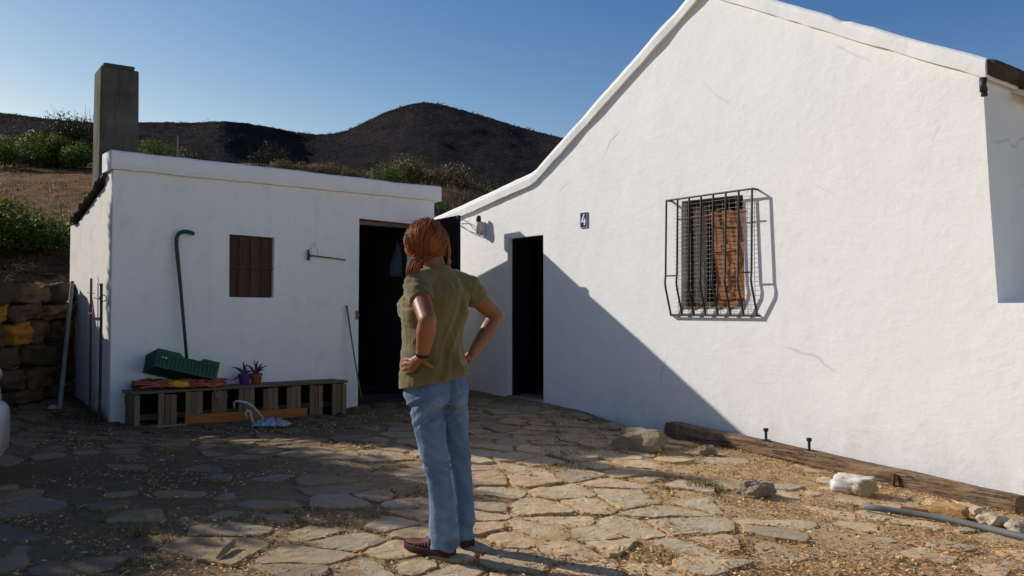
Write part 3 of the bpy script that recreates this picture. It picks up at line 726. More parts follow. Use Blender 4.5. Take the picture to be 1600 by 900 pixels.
# dry leaf litter, gravel and grass in the joints
R3 = random.Random(5)
mb = MB()
for i in range(240000):
    y = 2.9 + 8.6 * R3.random() ** 1.7; x = y * R3.uniform(-.64, .64)
    if inside_building(x, y): continue
    dens = .5 + .9 * nz(x * 1.1, y * 1.1, 12) + .5 * nz(x * 3.5, y * 3.5, 2)
    dens += .30 * sstep(-.3, 1.2, x)
    if x < -1.2: dens -= .10
    patch = math.hypot((x + 2.5) * .62, y - 6.0)
    if patch < 1.0: dens -= .35
    if x < -1 and R3.random() < .25: continue
    st = on_stone(x, y)
    if st: dens -= .66
    if R3.random() > dens: continue
    z = ground_z(x, y) + (.016 if st else .006) + R3.uniform(0, .012); L = R3.uniform(.004, .018) * (1.5 if R3.random() < .1 else 1); w = L * R3.uniform(.12, .5); a = R3.uniform(0, 2 * pi)
    d = V3((cos(a), sin(a), R3.uniform(-.35, .45))) * L; q = V3((-sin(a), cos(a), R3.uniform(-.4, .4))) * w; c = V3((x, y, z))
    mb.add([c - d, c + q + V3((0, 0, w * .5)), c + d, c - q], [(0, 1, 2, 3)], R3.random())
kind(mb.build('dry_leaf_litter', MAT['litter']), 'stuff')
mb = MB()
for i in range(9000):
    y = 2.9 + 8.4 * R3.random() ** 1.6; x = y * R3.uniform(-.64, .64)
    hd = (x - H0.x) * HN.x + (y - H0.y) * HN.y
    if inside_building(x, y): continue
    wall_ = math.exp(-(hd / .45) ** 2); 
    if on_stone(x, y) and R3.random() > .06: continue
    if R3.random() > .30 + .9 * wall_ + .5 * nz(x * 1.3, y * 1.3, 30): continue
    s = R3.uniform(.004, .011) * (1 + 1.4 * wall_ * R3.random()); mb.blob((x, y, ground_z(x, y) + s * .4), (s, s * R3.uniform(.6, 1), s * .7), 1, .5, 1.5, i, tint=R3.random() ** 1.3)
kind(mb.build('gravel', MAT['gravel']), 'stuff')
def blades(mb, cx, cy, r, n, h, R, z0=None, lean=.5, w=.0035):
    for k in range(n):
        a = R.uniform(0, 2 * pi); q = r * sqrt(R.random()); x = cx + q * cos(a); y = cy + q * sin(a); z = (ground_z(x, y) if z0 is None else z0(x, y))
        hh = h * R.uniform(.35, 1) * (1 - .5 * q / r); b = R.uniform(0, 2 * pi); l = lean * hh * R.uniform(.2, 1.2); ww = w * R.uniform(.6, 1.3)
        s = V3((-sin(b), cos(b), 0)) * ww; p = V3((x, y, z)); d = V3((cos(b) * l, sin(b) * l, hh))
        mid = p + V3((d.x * .35, d.y * .35, d.z * .6)); t = R.random()
        mb.add([p - s, p + s, mid + s * .7, mid - s * .7, p + d], [(0, 1, 2, 3), (3, 2, 4)], t)
mb = MB()
for i in range(5200):
    y = 3.2 + 8.0 * R3.random() ** 1.4; x = y * R3.uniform(-.6, .64)
    if inside_building(x, y) or on_stone(x, y): continue
    if R3.random() > .22 + 1.3 * nz(x * .9, y * .9, 77): continue
    if x > 1.6 and R3.random() < .5: continue
    if math.hypot((x + 2.5) * .62, y - 6.0) < 1.1: continue
    blades(mb, x, y, R3.uniform(.02, .07), R3.randint(6, 22), R3.uniform(.02, .06), R3)
kind(mb.build('joint_grass', MAT['grass']), 'stuff')
def gpt(px, py):
    "point of the yard seen at a photo pixel"
    y = 6.0
    for _ in range(40):
        p = P(px, py, y); z = gz(p.x, p.y); den = (CAMZ - z)
        y = y + .6 * (y * den / max(.05, CAMZ - p.z) - y)
    return P(px, py, y)
for i, (px, py, r, n, h, lab) in enumerate([(884, 716, .17, 260, .085, 'low green grass tuft in the shade beside the woman'), (1103, 764, .15, 240, .09, 'yellow grass tuft at the shadow edge below the beam'),
        (1420, 733, .10, 60, .05, None), (860, 664, .10, 130, .06, 'small dark grass tuft near the house wall'), (1085, 745, .10, 120, .07, None),
        (560, 730, .09, 110, .045, None), (150, 655, .26, 420, .20, 'dry weeds growing at the foot of the shed side wall'), (110, 648, .20, 240, .16, None), (800, 875, .05, 60, .04, None), (690, 893, .09, 90, .05, None)]):
    g = gpt(px, py)
    if lab is None: continue
    mb = MB(); blades(mb, g.x, g.y, r, n, h, R3, w=.003); o = mb.build('grass_tuft', MAT['grass' if py > 700 or px > 300 else 'leaf_dry'], loc=(g.x, g.y, ground_z(g.x, g.y))); tag(o, lab, 'grass')

# ------------------------------------------------------------------ hillside and mountain
def hill_z(x, y):
    d = y - 9.4 - max(0, x + 3.0) * 2.0
    a = 1.25 + .26 * d; b = CAMZ + (.147 + .027 * (1 - sstep(-14, -8.5, x)) + .004 * nz(x * .12, y * .1)) * y
    z = min(a, b) if abs(a - b) > .4 else (a + b) / 2 - .1 - (a - b) ** 2 / 1.6
    return z + .16 * nz(x * .35, y * .35, 4) + .06 * nz(x * 1.2, y * 1.2, 8) + .02 * nz(x * 4, y * 4)
WALL = [(-5.38, 10.6), (-5.42, 9.7), (-5.62, 8.6), (-6.6, 7.6), (-9.0, 6.9), (-13, 6.4)]
def behind_wall(x, y):
    if y > 10.6: return True
    for i in range(len(WALL) - 1):
        (x0, y0), (x1, y1) = WALL[i], WALL[i + 1]
        if y1 <= y <= y0: return x < x0 + (x1 - x0) * (y - y0) / (y1 - y0) - .05
    return False
def axis(lo, hi, s0, g):
    v = [lo]; s = s0
    while v[-1] < hi: v.append(v[-1] + s); s *= g
    return v
ys2 = axis(6.5, 62, .16, 1.012); xs2 = [-42 + i * .30 for i in range(200)]
V = []; idx = {}; FF = []
for j, y in enumerate(ys2):
    for i, x in enumerate(xs2):
        z = hill_z(x, y)
        qx, qy = x - D0.x, y - D0.y; qa = qx * SV.x + qy * SV.y; qq = -qx * SV.y + qy * SV.x
        if not behind_wall(x, y) or (qa > -.04 and qq < 1.95) or (x > -1.8 and y < 13.4): z = -1.2
        V.append((x, y, z))
n2 = len(xs2)
for j in range(len(ys2) - 1):
    for i in range(n2 - 1):
        q = (j * n2 + i, j * n2 + i + 1, (j + 1) * n2 + i + 1, (j + 1) * n2 + i)
        if sum(V[k][2] < -1 for k in q) == 0: FF.append(q)
mb = MB(); mb.add(V, FF); kind(mb.build('hillside', MAT['hillside'], smooth=True), 'structure')

ridge = [(-700, 172), (-300, 168), (-60, 172), (0, 175), (60, 182), (145, 190), (230, 189), (300, 190), (345, 187), (380, 190), (400, 193), (430, 199), (460, 206), (490, 209), (520, 207), (545, 201), (570, 188), (600, 174), (625, 165), (640, 160), (662, 157),
         (685, 160), (700, 164), (760, 181), (820, 199), (880, 214), (960, 232), (1100, 255), (1300, 280), (1600, 300), (1900, 320)]
def ridge_e(px):
    for (a, b), (c, d) in zip(ridge, ridge[1:]):
        if a <= px <= c: return (490 - (b + (d - b) * (px - a) / (c - a))) / F
    return .1
rows = 70; V = []; FF = []; cols = list(range(-700, 1900, 8))
for px in cols:
    e1 = ridge_e(px); k = (px - 800) / F; pk = max(0, 1 - abs(px - 665) / 330); yr = 170 + 190 * sstep(0, .5, pk)
    for r in range(rows):
        f = r / (rows - 8)
        if f <= 1:
            y = 44 + (yr - 44) * f; e = .138 + (e1 - .138) * (f ** .85); z = CAMZ + e * y
            amp = .013 * y * (1 - abs(2 * f - 1) ** 4) + .0016 * y
            z += amp * (.8 * NZ.fractal(V3((k * 14, f * 5, 1)), .8, 2.1, 5) * .5) + .0012 * y * nz(px * .11, f * 40)
        else:
            y = yr + (f - 1) * 700; z = CAMZ + e1 * yr - (f - 1) * 120
        V.append((k * y, y, z))
for i in range(len(cols) - 1):
    for r in range(rows - 1): FF.append((i * rows + r, (i + 1) * rows + r, (i + 1) * rows + r + 1, i * rows + r + 1))
mb = MB(); mb.add(V, FF); kind(mb.build('mountain', MAT['mountain'], smooth=True), 'structure')
MV = V
# burnt scrub dotted over the mountain, thicker along the skyline
mb = MB(); R4 = random.Random(3)
for q in range(12000):
    i = R4.randrange(len(cols) - 1); sk = R4.random() < .3
    if cols[i] > 950: continue
    r = R4.randrange(rows - 12, rows - 8) if sk else R4.randrange(2, rows - 9)
    p = V3(MV[i * rows + r]).lerp(V3(MV[(i + 1) * rows + r + 1]), R4.random()); s = p.y * R4.uniform(.0007, .0022) * (.55 if sk and R4.random() < .8 else 1)
    for k in range(7):
        c = p + V3((R4.gauss(0, s * .8), R4.gauss(0, s * .8), abs(R4.gauss(0, s * .6)))); d = [V3((R4.gauss(0, 1), R4.gauss(0, 1), R4.gauss(.3, 1))).normalized() * s * R4.uniform(.4, .9) for _ in range(3)]
        mb.add([c + d[0], c + d[1], c + d[2]], [(0, 1, 2)], R4.random())
    if sk and R4.random() < .25:
        for k in range(4):
            t_ = p + V3((R4.gauss(0, s * 1.5), 0, s * R4.uniform(1, 2.4))); mb.add([p + V3((-.0003 * p.y, 0, 0)), p + V3((.0003 * p.y, 0, 0)), t_], [(0, 1, 2)], R4.random() * .6)
kind(mb.build('burnt_scrub', MAT['burnt']), 'stuff')

# ------------------------------------------------------------------ bushes
def leaves(mb, lobes, n, size, R, shell=.45):
    for k in range(n):
        c, r = lobes[R.randrange(len(lobes))]; r = V3(r) if not isinstance(r, (int, float)) else V3((r, r, r))
        d = V3((R.gauss(0, 1), R.gauss(0, 1), R.gauss(0, 1))).normalized(); q = R.uniform(shell, 1) * (1 + .30 * nz(d.x * 2.3 + c[0] * 3, d.y * 2.3 + c[1], d.z * 2.3 + c[2] * 3))
        p = V3(c) + V3((d.x * r.x * q, d.y * r.y * q, d.z * r.z * q))
        nn = (d + V3((R.gauss(0, .7), R.gauss(0, .7), R.gauss(.3, .7)))).normalized(); u = nn.orthogonal().normalized(); u = Matrix.Rotation(R.uniform(0, 6.28), 3, nn) @ u; v = nn.cross(u)
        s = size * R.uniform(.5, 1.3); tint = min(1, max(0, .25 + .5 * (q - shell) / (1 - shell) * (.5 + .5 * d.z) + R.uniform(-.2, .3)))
        mb.add([p - u * s, p + v * s * .42, p + u * s, p - v * s * .42], [(0, 1, 2, 3)], tint)
def twigs(mb, c, h, n, R, w, spread=.5):
    for k in range(n):
        a = R.uniform(0, 6.28); l = h * R.uniform(.5, 1); p0 = V3(c) + V3((R.gauss(0, h * .08), R.gauss(0, h * .08), 0)); p2 = p0 + V3((cos(a) * l * spread * R.random(), sin(a) * l * spread * R.random(), l))
        p1 = p0.lerp(p2, .5) + V3((R.gauss(0, l * .07), R.gauss(0, l * .07), 0)); mb.tube([p0, p1, p2], [w, w * .7, w * .25], 4, False, R.random())
def bush(px0, px1, py0, py1, y, m, n, label, seed, twn=18, name='bush', size=None, base=None):
    R = random.Random(seed); a = P(px0, py1, y); b = P(px1, py0, y); W = b.x - a.x; Hh = b.z - a.z; lobes = []
    for k in range(11):
        f = (k + .5) / 11; r = Hh * R.uniform(.26, .44); zc = a.z + max(r * .5, Hh * R.uniform(.25, .68) * (1 - .35 * abs(2 * f - 1)))
        lobes.append(((a.x + W * (.08 + .84 * f) + R.gauss(0, W * .04), y + R.uniform(-.5, .5) * min(W, 1.4 * Hh), zc), (max(r, W * .07) * 1.15, r * 1.2, r * .85)))
    t = thing(name, label, 'bush', ((a.x + b.x) / 2, y, a.z))
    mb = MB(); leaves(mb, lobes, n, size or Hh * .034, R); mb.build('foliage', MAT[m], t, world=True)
    mb = MB(); 
    for k in range(6): twigs(mb, (a.x + W * (.1 + .8 * k / 5), y, a.z - .1), Hh * 1.05, twn // 6 + 1, R, Hh * (.006 if twn > 100 else .012), .55)
    mb.build('stem', MAT['leaf_dry' if m == 'leaf_dry' else 'bark'], t, world=True)
    return t
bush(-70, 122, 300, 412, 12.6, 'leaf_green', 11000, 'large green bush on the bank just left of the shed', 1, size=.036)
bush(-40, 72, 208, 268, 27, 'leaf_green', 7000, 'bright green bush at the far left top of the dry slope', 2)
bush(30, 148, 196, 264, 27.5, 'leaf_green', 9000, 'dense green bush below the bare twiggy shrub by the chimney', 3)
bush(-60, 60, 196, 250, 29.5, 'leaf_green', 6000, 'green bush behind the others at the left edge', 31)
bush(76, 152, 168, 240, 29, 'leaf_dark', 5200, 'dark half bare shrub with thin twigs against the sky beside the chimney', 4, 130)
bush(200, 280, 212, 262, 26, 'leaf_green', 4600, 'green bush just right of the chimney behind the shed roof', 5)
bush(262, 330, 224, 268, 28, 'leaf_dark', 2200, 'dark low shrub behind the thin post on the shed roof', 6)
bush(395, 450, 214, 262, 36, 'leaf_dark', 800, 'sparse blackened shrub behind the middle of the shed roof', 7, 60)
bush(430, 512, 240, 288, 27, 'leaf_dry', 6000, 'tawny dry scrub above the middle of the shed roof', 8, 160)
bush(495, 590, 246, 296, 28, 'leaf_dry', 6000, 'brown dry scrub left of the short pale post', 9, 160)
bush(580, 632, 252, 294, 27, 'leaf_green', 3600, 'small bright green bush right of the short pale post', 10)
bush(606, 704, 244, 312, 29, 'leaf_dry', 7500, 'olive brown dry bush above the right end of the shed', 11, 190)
bush(664, 756, 252, 328, 31, 'leaf_dry', 7500, 'brown feathery bush left of the low house roof', 12, 190)
bush(716, 806, 266, 332, 33, 'leaf_dark', 4600, 'dark green bush just above the low house roof', 13, 30)
bush(672, 696, 304, 345, 22, 'leaf_green', 1500, 'little bright green shrub in the gap between shed and house', 14, 12)
# tall dry grass over the far slope: uncountable
mb = MB(); R5 = random.Random(8)
for k in range(1500):
    y = R5.uniform(20, 34); x = y * R5.uniform(-.68, -.02)
    if nz(x * .25, y * .25, 40) < -.25: continue
    blades(mb, x, y, .25, 5, R5.uniform(.15, .55) if x > -9 else R5.uniform(.06, .2), R5, hill_z, .45, .012)
for k in range(1600):
    y = R5.uniform(10.7, 20); x = y * R5.uniform(-.66, -.46)
    blades(mb, x, y, .15, 4, R5.uniform(.05, .16), R5, hill_z, .6, .006)
kind(mb.build('dry_hill_grass', MAT['leaf_dry']), 'stuff')

# ------------------------------------------------------------------ dry stone wall at the left
sw_ = thing('stone_wall', 'low rough dry stone retaining wall at the far left below the bank', 'wall', (-5.6, 9.0, .2))
mb = MB(); R6 = random.Random(14)
def wl_pt(s):
    for (x0, y0), (x1, y1) in zip(WALL, WALL[1:]):
        L = math.hypot(x1 - x0, y1 - y0)
        if s <= L: f = s / L; return V3((x0 + (x1 - x0) * f, y0 + (y1 - y0) * f, 0)), V3(((x1 - x0) / L, (y1 - y0) / L, 0))
        s -= L
    return V3((*WALL[-1], 0)), V3((-1, 0, 0))
z = .0; course = 0
while z < 1.12:
    h = R6.uniform(.15, .30); s = -.1 - R6.random() * .3
    while s < 9.0:
        w = R6.uniform(.20, .62); p, d = wl_pt(max(0, s + w / 2)); nrm = V3((-d.y, d.x, 0))
        rot = Matrix((d, nrm, V3((0, 0, 1)))).transposed() @ Matrix.Rotation(R6.uniform(-.16, .16), 3, 'Y')
        bm_c = p + nrm * R6.uniform(-.03, .05) + V3((0, 0, gz(p.x, p.y) + z + h / 2))
        R6h = R6.uniform(.38, .56)
        # squarish boulder: cube-projected ball
        bmb = bmesh.new(); bmesh.ops.create_icosphere(bmb, subdivisions=4 if s < 3.0 else 2, radius=1); vs = []
        for v in bmb.verts:
            c = v.co.normalized(); mxx = max(abs(c.x), abs(c.y), abs(c.z)); c = c.lerp(c / mxx, .62); sd = course * 17 + s * 5
            k = 1 + .30 * nz(c.x * 1.3 + sd, c.y * 1.3, c.z * 1.3) + .12 * nz(c.x * 4 + sd, c.y * 4, c.z * 4)
            vs.append(rot @ V3((c.x * w * .47 * k, c.y * .17 * k, c.z * h * R6h * k)) + bm_c)
        tt = R6.random() ** 1.6 * .85
        if 1.0 < s < 2.2 and .45 < z < .95 and R6.random() < .35: tt = .97
        mb.add(vs, [tuple(v.index for v in f.verts) for f in bmb.faces], tt); bmb.free(); s += w * .97
    z += h * .94; course += 1
mb.build('stones', MAT['wallstone'], sw_, world=True, smooth=True)
mb = MB(); sec = []
for k in range(46):
    p, d = wl_pt(k * .2); nrm = V3((-d.y, d.x, 0)); g = gz(p.x, p.y) - .3
    sec.append([p - nrm * .05 + V3((0, 0, g)), p - nrm * .5 + V3((0, 0, g)), p - nrm * .5 + V3((0, 0, 1.2)), p - nrm * .05 + V3((0, 0, 1.12))])
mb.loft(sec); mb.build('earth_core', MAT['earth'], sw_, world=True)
# ------------------------------------------------------------------ things by the shed
def s_at(px, d):
    k = (px - 800) / F; X = D0.x + SN.x * d; Y = D0.y + SN.y * d
    return (k * Y - X) / (SV.x - k * SV.y)
def spx(px, py, d):
    q = sp(s_at(px, d), d, 0); return V3((q.x, q.y, CAMZ + (490 - py) / F * q.y))
def h_at(px, d):
    k = (px - 800) / F; X = H0.x + HN.x * d; Y = H0.y + HN.y * d
    return (k * Y - X) / (HU.x - k * HU.y)
def hpx(px, py, d):
    q = hp(h_at(px, d), d, 0); return V3((q.x, q.y, CAMZ + (490 - py) / F * q.y))
Rp = random.Random(11)
BZ = .405
b0, b1 = s_at(213, .40), s_at(541, .40); bl = b1 - b0
bench = thing('low_bench', 'long low bench of weathered boards with slatted front against the white shed', 'bench', sp(b0, 0, .02), SROT)
def bench_part(fn, name, m, bv=.004):
    mb = MB(); fn(mb); return bevel(mb.build(name, m, bench), bv, 1)
def top_b(mb):
    pass
for i in range(4):
    y = -.052 - i * .104; n0 = [0, .9, .35, 1.3][i]
    mb = MB()
    mb.box((bl / 2 + Rp.uniform(-.01, .02), y, BZ - .022 + Rp.uniform(-.004, .004)), (bl + .06, .096, .028), Matrix.Rotation(Rp.uniform(-.004, .004), 3, 'Z'), Rp.random())
    bevel(mb.build('top_board', MAT['bench_wood'], bench), .005, 1)
mb = MB(); mb.box((.02, -.20, .19), (.03, .36, .36), tint=.3); bevel(mb.build('end_panel', MAT['bench_slat'], bench), .004, 1)
mb = MB(); mb.box((bl - .02, -.20, .19), (.03, .36, .36), tint=.5); bevel(mb.build('end_panel', MAT['bench_slat'], bench), .004, 1)
for (x, w) in ((.02, .05), (bl - .02, .05)):
    mb = MB(); mb.box((x, -.395, .18), (w, .035, .36), tint=.75); bevel(mb.build('post', MAT['bench_slat'], bench), .004, 1)
zx = [(300, 410), (462, 565), (617, 710), (777, 870), (922, 1010), (1062, 1145), (1197, 1275), (1332, 1405)]
for (a, b) in zx:
    pa, pb = 170 + a * .2625, 170 + b * .2625; xa, xb = s_at(pa, .385) - b0, s_at(pb, .385) - b0; mb = MB(); n = 3
    for k in range(n): mb.box((xa + (xb - xa) * (k + .5) / n, -.388 + Rp.uniform(-.004, .004), .185 + Rp.uniform(-.008, .008)), ((xb - xa) / n - .004, .018, .36 + Rp.uniform(-.02, .01)), tint=Rp.random())
    mb.build('slat', MAT['bench_slat'], bench)
mb = MB(); mb.box((bl / 2, -.10, .10), (bl, .03, .06)); mb.box((bl / 2, -.03, .30), (bl, .03, .08)); mb.build('rail', MAT['bench_wood'], bench)
TOPZ = .02 + BZ - .006
mb = MB(); mb.box((bl / 2, -.045, .19), (bl - .04, .02, .36), tint=.05); mb.build('dark_gap_backing', MAT['interior_dark'], bench)  # black sheet added so the gaps between the slats look shaded
# crate
cpos = spx(285, 574, .20); crate = thing('plastic_crate', 'dark green plastic crate tipped on the rope pile on the bench', 'crate', cpos, SROT)
crate.rotation_euler = (radians(-14), radians(15), SROT)
Lc, Wc, Hc = .66, .34, .20
mb = MB()
def crate_side(y, flip):
    out = [(-Lc / 2, -Hc / 2), (Lc / 2, -Hc / 2), (Lc / 2 + .01, Hc / 2), (.16, Hc / 2), (.12, Hc / 2 - .035), (-.06, Hc / 2 - .035), (-.10, Hc / 2), (-Lc / 2 - .01, Hc / 2)]
    holes = [[(-.28, -.02), (-.22, -.02), (-.22, .03), (-.28, .03)]] if flip else []
    mb.slab(out, holes, y - .006, y + .006)
    for k in range(15): mb.box((-Lc / 2 + .03 + k * (Lc - .06) / 14, y + (-.010 if y < 0 else .010), -.01), (.010, .010, Hc - .055))
    mb.box((0, y + (-.011 if y < 0 else .011), -Hc / 2 + .012), (Lc + .01, .012, .022)); mb.box((0, y + (-.011 if y < 0 else .011), Hc / 2 - .055), (Lc + .015, .012, .016))
crate_side(-Wc / 2, True); crate_side(Wc / 2, True)
for x in (-Lc / 2, Lc / 2):
    mb.box((x, 0, -.02), (.012, Wc - .014, Hc - .04)); mb.box((x, 0, Hc / 2 - .012), (.014, Wc - .014, .022))
    for k in range(6): mb.box((x * 1.02, -Wc / 2 + .04 + k * (Wc - .08) / 5, 0), (.012, .01, Hc - .03))
mb.box((0, 0, -Hc / 2 + .006), (Lc - .016, Wc - .016, .01))
mb.build('crate_shell', MAT['green_crate'], crate)
# rope pile, float, sacking
mb = MB(); c0 = spx(285, 602, .23)
def ropeline(n, cx, cy, rx, ry, z, rad, R, m=0, loops=2.2):
    pts = []; ph = R.uniform(0, 6.28)
    for k in range(n):
        f = k / (n - 1); th = ph + f * loops * 2 * pi; r = 1 - .35 * f * R.uniform(.6, 1)
        q = sp(cx + rx * r * cos(th) + .04 * nz(f * 6, ph), cy + ry * r * sin(th) + .03 * nz(f * 6, ph + 5), z + .05 * abs(nz(f * 7, ph * 3)) + R.uniform(0, .006)); pts.append(q)
    mb.tube(pts, rad, 6, True, R.random(), m)
a0 = s_at(285, .23)
for k in range(30): ropeline(46, a0 + Rp.uniform(-.34, .36), .27 + Rp.uniform(-.05, .09), Rp.uniform(.09, .20), Rp.uniform(.05, .10), TOPZ + .008 + .007 * (k // 3), .0068, Rp)
# loops hanging over the front edge
for (pa, pb, dip) in ((325, 357, 632), (330, 348, 622)):
    A = spx(pa, 600, .36); B = spx(pb, 604, .36); pts = []
    for k in range(15):
        f = k / 14; p = A.lerp(B, f ** .8) + SN * (.055 * sin(pi * min(1, f * 1.3 + .05))); zl = CAMZ + (490 - dip) / F * p.y
        p.z = max(zl, 0) + (A.z - zl) * (abs(2 * f - 1.25) ** 2.2) * (1 if f < .62 else .9); p.z = min(p.z, A.z + .015); pts.append(p)
    mb.tube(pts, .006, 6)
o = mb.build('rope', MAT['rope'], loc=(c0.x, c0.y, TOPZ), smooth=True); tag(o, 'tangled pile of red rope on the bench with a loop hanging over its edge', 'rope')
mb = MB(); fc = sp(s_at(283, .37), .37, TOPZ + .045); fl = thing('float', 'yellow oblong float lying on the red rope', 'float', (fc.x, fc.y, TOPZ + .022), SROT)
pr = [(-.092, .012), (-.085, .030), (-.06, .043), (-.02, .048), (.02, .048), (.06, .043), (.085, .030), (.092, .012)]
mb.tube([V3((x, 0, .035)) + V3((0, 0, -.1 * x)) for x, r in pr], [r * .92 for x, r in pr], 18, flat=.8); mb.build('float_body', MAT['yellow'], fl, smooth=True)
mb = MB(); mb.tube([(-.118, 0, .045), (-.09, 0, .043)], .010, 8); mb.build('end_ring', MAT['yellow'], fl); mb = MB(); mb.tube([(.09, 0, .027), (.112, 0, .024)], .010, 8); mb.build('end_ring', MAT['yellow'], fl)
mb = MB(); sc_ = sp(s_at(238, .18), .18, TOPZ); mb.blob((sc_.x, sc_.y, TOPZ + .045), (.17, .10, .06), 4, .7, 2.4, 4, Matrix.Rotation(SROT, 3, 'Z'))
o = mb.build('sack', MAT['sack'], loc=(sc_.x, sc_.y, TOPZ), smooth=True); tag(o, 'crumpled brown sacking at the left end of the bench under the crate', 'sack')
# two potted plants
def pot(px, m, lab, seed, sp_list):
    c = sp(s_at(px, .17), .17, TOPZ); t = thing('potted_plant', lab, 'potted plant', c, SROT)
    mb = MB(); rings = []
    for r, z in ((.052, 0), (.056, .02), (.066, .095), (.072, .097), (.073, .118), (.066, .118), (.062, .10)):
        rings.append([(r * cos(2 * pi * j / 20), r * sin(2 * pi * j / 20), z) for j in range(20)])
    mb.loft(rings); mb.build('pot', MAT[m], t, smooth=False)
    mb = MB(); R = random.Random(seed)
    for (dx, dz, dy) in sp_list:
        p0 = V3((R.uniform(-.02, .02), R.uniform(-.02, .02), .10)); p3 = p0 + V3((dx, dy, dz)); p1 = p0 + V3((dx * .25, dy * .3, dz * .55 + .03)); rings = []
        sd = V3((p3 - p0)).cross(V3((0, 1, 0))).normalized()
        for k in range(8):
            f = k / 7; p = p0 * (1 - f) ** 2 + p1 * 2 * f * (1 - f) + p3 * f * f; w = .014 * (1 - f ** 2.2) + .001
            rings.append([p - sd * w, p + V3((0, .004, -.004)), p + sd * w, p + V3((0, -.004, .004))])
        mb.loft(rings, True, R.random())
    mb.build('leaves', MAT['pot_leaf'], t)
    return t
pot(383, 'pot_purple', 'purple plastic pot with spiky dark leaves on the bench', 3, [(-.13, .10, 0), (-.02, .16, 0), (.05, .12, -.03), (-.16, -.06, -.03), (.03, .08, .05), (-.06, .09, .05), (.10, .05, -.05)])
pot(401, 'pot_orange', 'terracotta coloured pot with spiky dark leaves beside the purple pot', 4, [(.14, .10, 0), (.03, .17, 0), (-.04, .16, 0), (-.10, .12, .03), (.09, .06, -.05), (.0, .10, -.06), (.08, .13, .04)])
# things lying in front of the bench
A = spx(291, 660, .46); B = spx(481, 651, .43); mb = MB(); A.z = gz(A.x, A.y) + .065; B.z = gz(B.x, B.y) + .055
mb.bar(A, B, .03, .105, tint=.6); o = bevel(mb.build('orange_plank', MAT['plank_orange'], loc=((A.x + B.x) / 2, (A.y + B.y) / 2, .05), rotz=atan2(B.y - A.y, B.x - A.x)), .004, 1); tag(o, 'orange brown plank lying on its edge along the foot of the bench', 'plank')
A = spx(238, 671, .50); B = spx(292, 668, .47); mb = MB(); A.z = gz(A.x, A.y) + .018; B.z = gz(B.x, B.y) + .018
mb.bar(A, B, .05, .02); o = mb.build('thin_lath', MAT['chip'], loc=((A.x + B.x) / 2, (A.y + B.y) / 2, A.z - .01), rotz=atan2(B.y - A.y, B.x - A.x)); tag(o, 'thin pale lath on the ground left of the orange plank', 'lath')
mb = MB()
mb.tube([spx(x, y, d) for x, y, d in ((368, 637, .47), (367, 630, .50), (370, 626, .52), (378, 627, .54), (388, 629, .56), (397, 635, .58), (406, 645, .60), (414, 655, .62))], .013, 8)
mb.tube([spx(x, y, d) for x, y, d in ((388, 652, .62), (385, 645, .62), (388, 640, .62), (393, 643, .62), (394, 651, .64), (397, 659, .68), (403, 666, .72), (410, 667, .74))], [.010, .012, .013, .014, .014, .018, .020, .018], 8)
o = mb.build('bent_hose', MAT['strap'], loc=gpt(404, 668), smooth=True); tag(o, 'bent white plastic hose leaning against the slatted front of the bench', 'hose')
g = gpt(424, 667); mb = MB(); N = 26; vs = []
for j in range(14):
    for i in range(N):
        u, v = (i / (N - 1) - .5), (j / 13 - .5); e = max(0, 1 - (2 * u) ** 4) * max(0, 1 - (2 * v) ** 4)
        vs.append((g.x + u * .36 + .02 * nz(v * 7, u * 7, 1), g.y + v * .22 + .02 * nz(u * 6, v * 6, 5), gz(g.x, g.y) + .022 + e * (.035 + .085 * abs(nz(u * 9, v * 8, 3)) + .04 * nz(u * 18, v * 16))))
mb.add(vs, [(j * N + i, j * N + i + 1, (j + 1) * N + i + 1, (j + 1) * N + i) for j in range(13) for i in range(N - 1)])
o = mb.build('rag', MAT['rag'], loc=(g.x, g.y, gz(g.x, g.y)), smooth=True); tag(o, 'crumpled blue and white rag on the paving in front of the bench', 'rag')
# green crook pipe, hanging hoe, leaning stick
pts = [(302, 365.5), (296, 362.5), (290, 361.5), (283, 362), (278, 365), (275, 371), (274.5, 380), (277, 405), (281, 440), (284, 470), (288, 510), (293, 562)]
mb = MB(); mb.tube([spx(x, y, .05 + .07 * max(0, (y - 380) / 180)) for x, y in pts], [.021, .021, .022] + [.021] * 5 + [.019, .018, .017, .017], 10)
o = mb.build('crooked_pipe', MAT['green_paint'], loc=spx(293, 562, .12), smooth=True); tag(o, 'dark green crook shaped pipe leaning on the shed wall behind the crate', 'pipe')
hb = spx(482, 399, .02); hoe = thing('hanging_tool', 'small thin handled tool hanging sideways from nails on the shed wall', 'tool', hb, SROT)
mb = MB(); mb.tube([spx(484, 399, .03), spx(510, 402, .028), spx(540, 406, .026)], [.010, .0085, .008], 7); mb.build('handle', MAT['bench_slat'], hoe, world=True)
mb = MB(); mb.tube([spx(481, 390, .028), spx(482, 399, .036), spx(481, 407, .03)], [.011, .017, .012], 8); mb.build('head', MAT['iron'], hoe, world=True)
mb = MB(); mb.tube([spx(485, 408, .01), spx(485, 390, .02), spx(490, 379, .012), spx(496, 392, .02), spx(496, 401, .02)], .0022, 5); mb.tube([spx(492, 377, -.01), spx(492, 377, .025)], .004, 5); mb.build('wire_loop', MAT['iron'], hoe, world=True)
mb = MB(); mb.tube([spx(542, 479, .03), spx(548, 520, .08), spx(557, 575, .15), spx(566, 622, .22)], [.012, .010, .009, .009], 7); mb.blob(spx(542, 479, .03), .018, 1, .2)
o = mb.build('leaning_stick', MAT['bench_slat'], loc=spx(566, 622, .22), smooth=True); tag(o, 'thin walking stick leaning on the wall left of the shed doorway', 'stick')
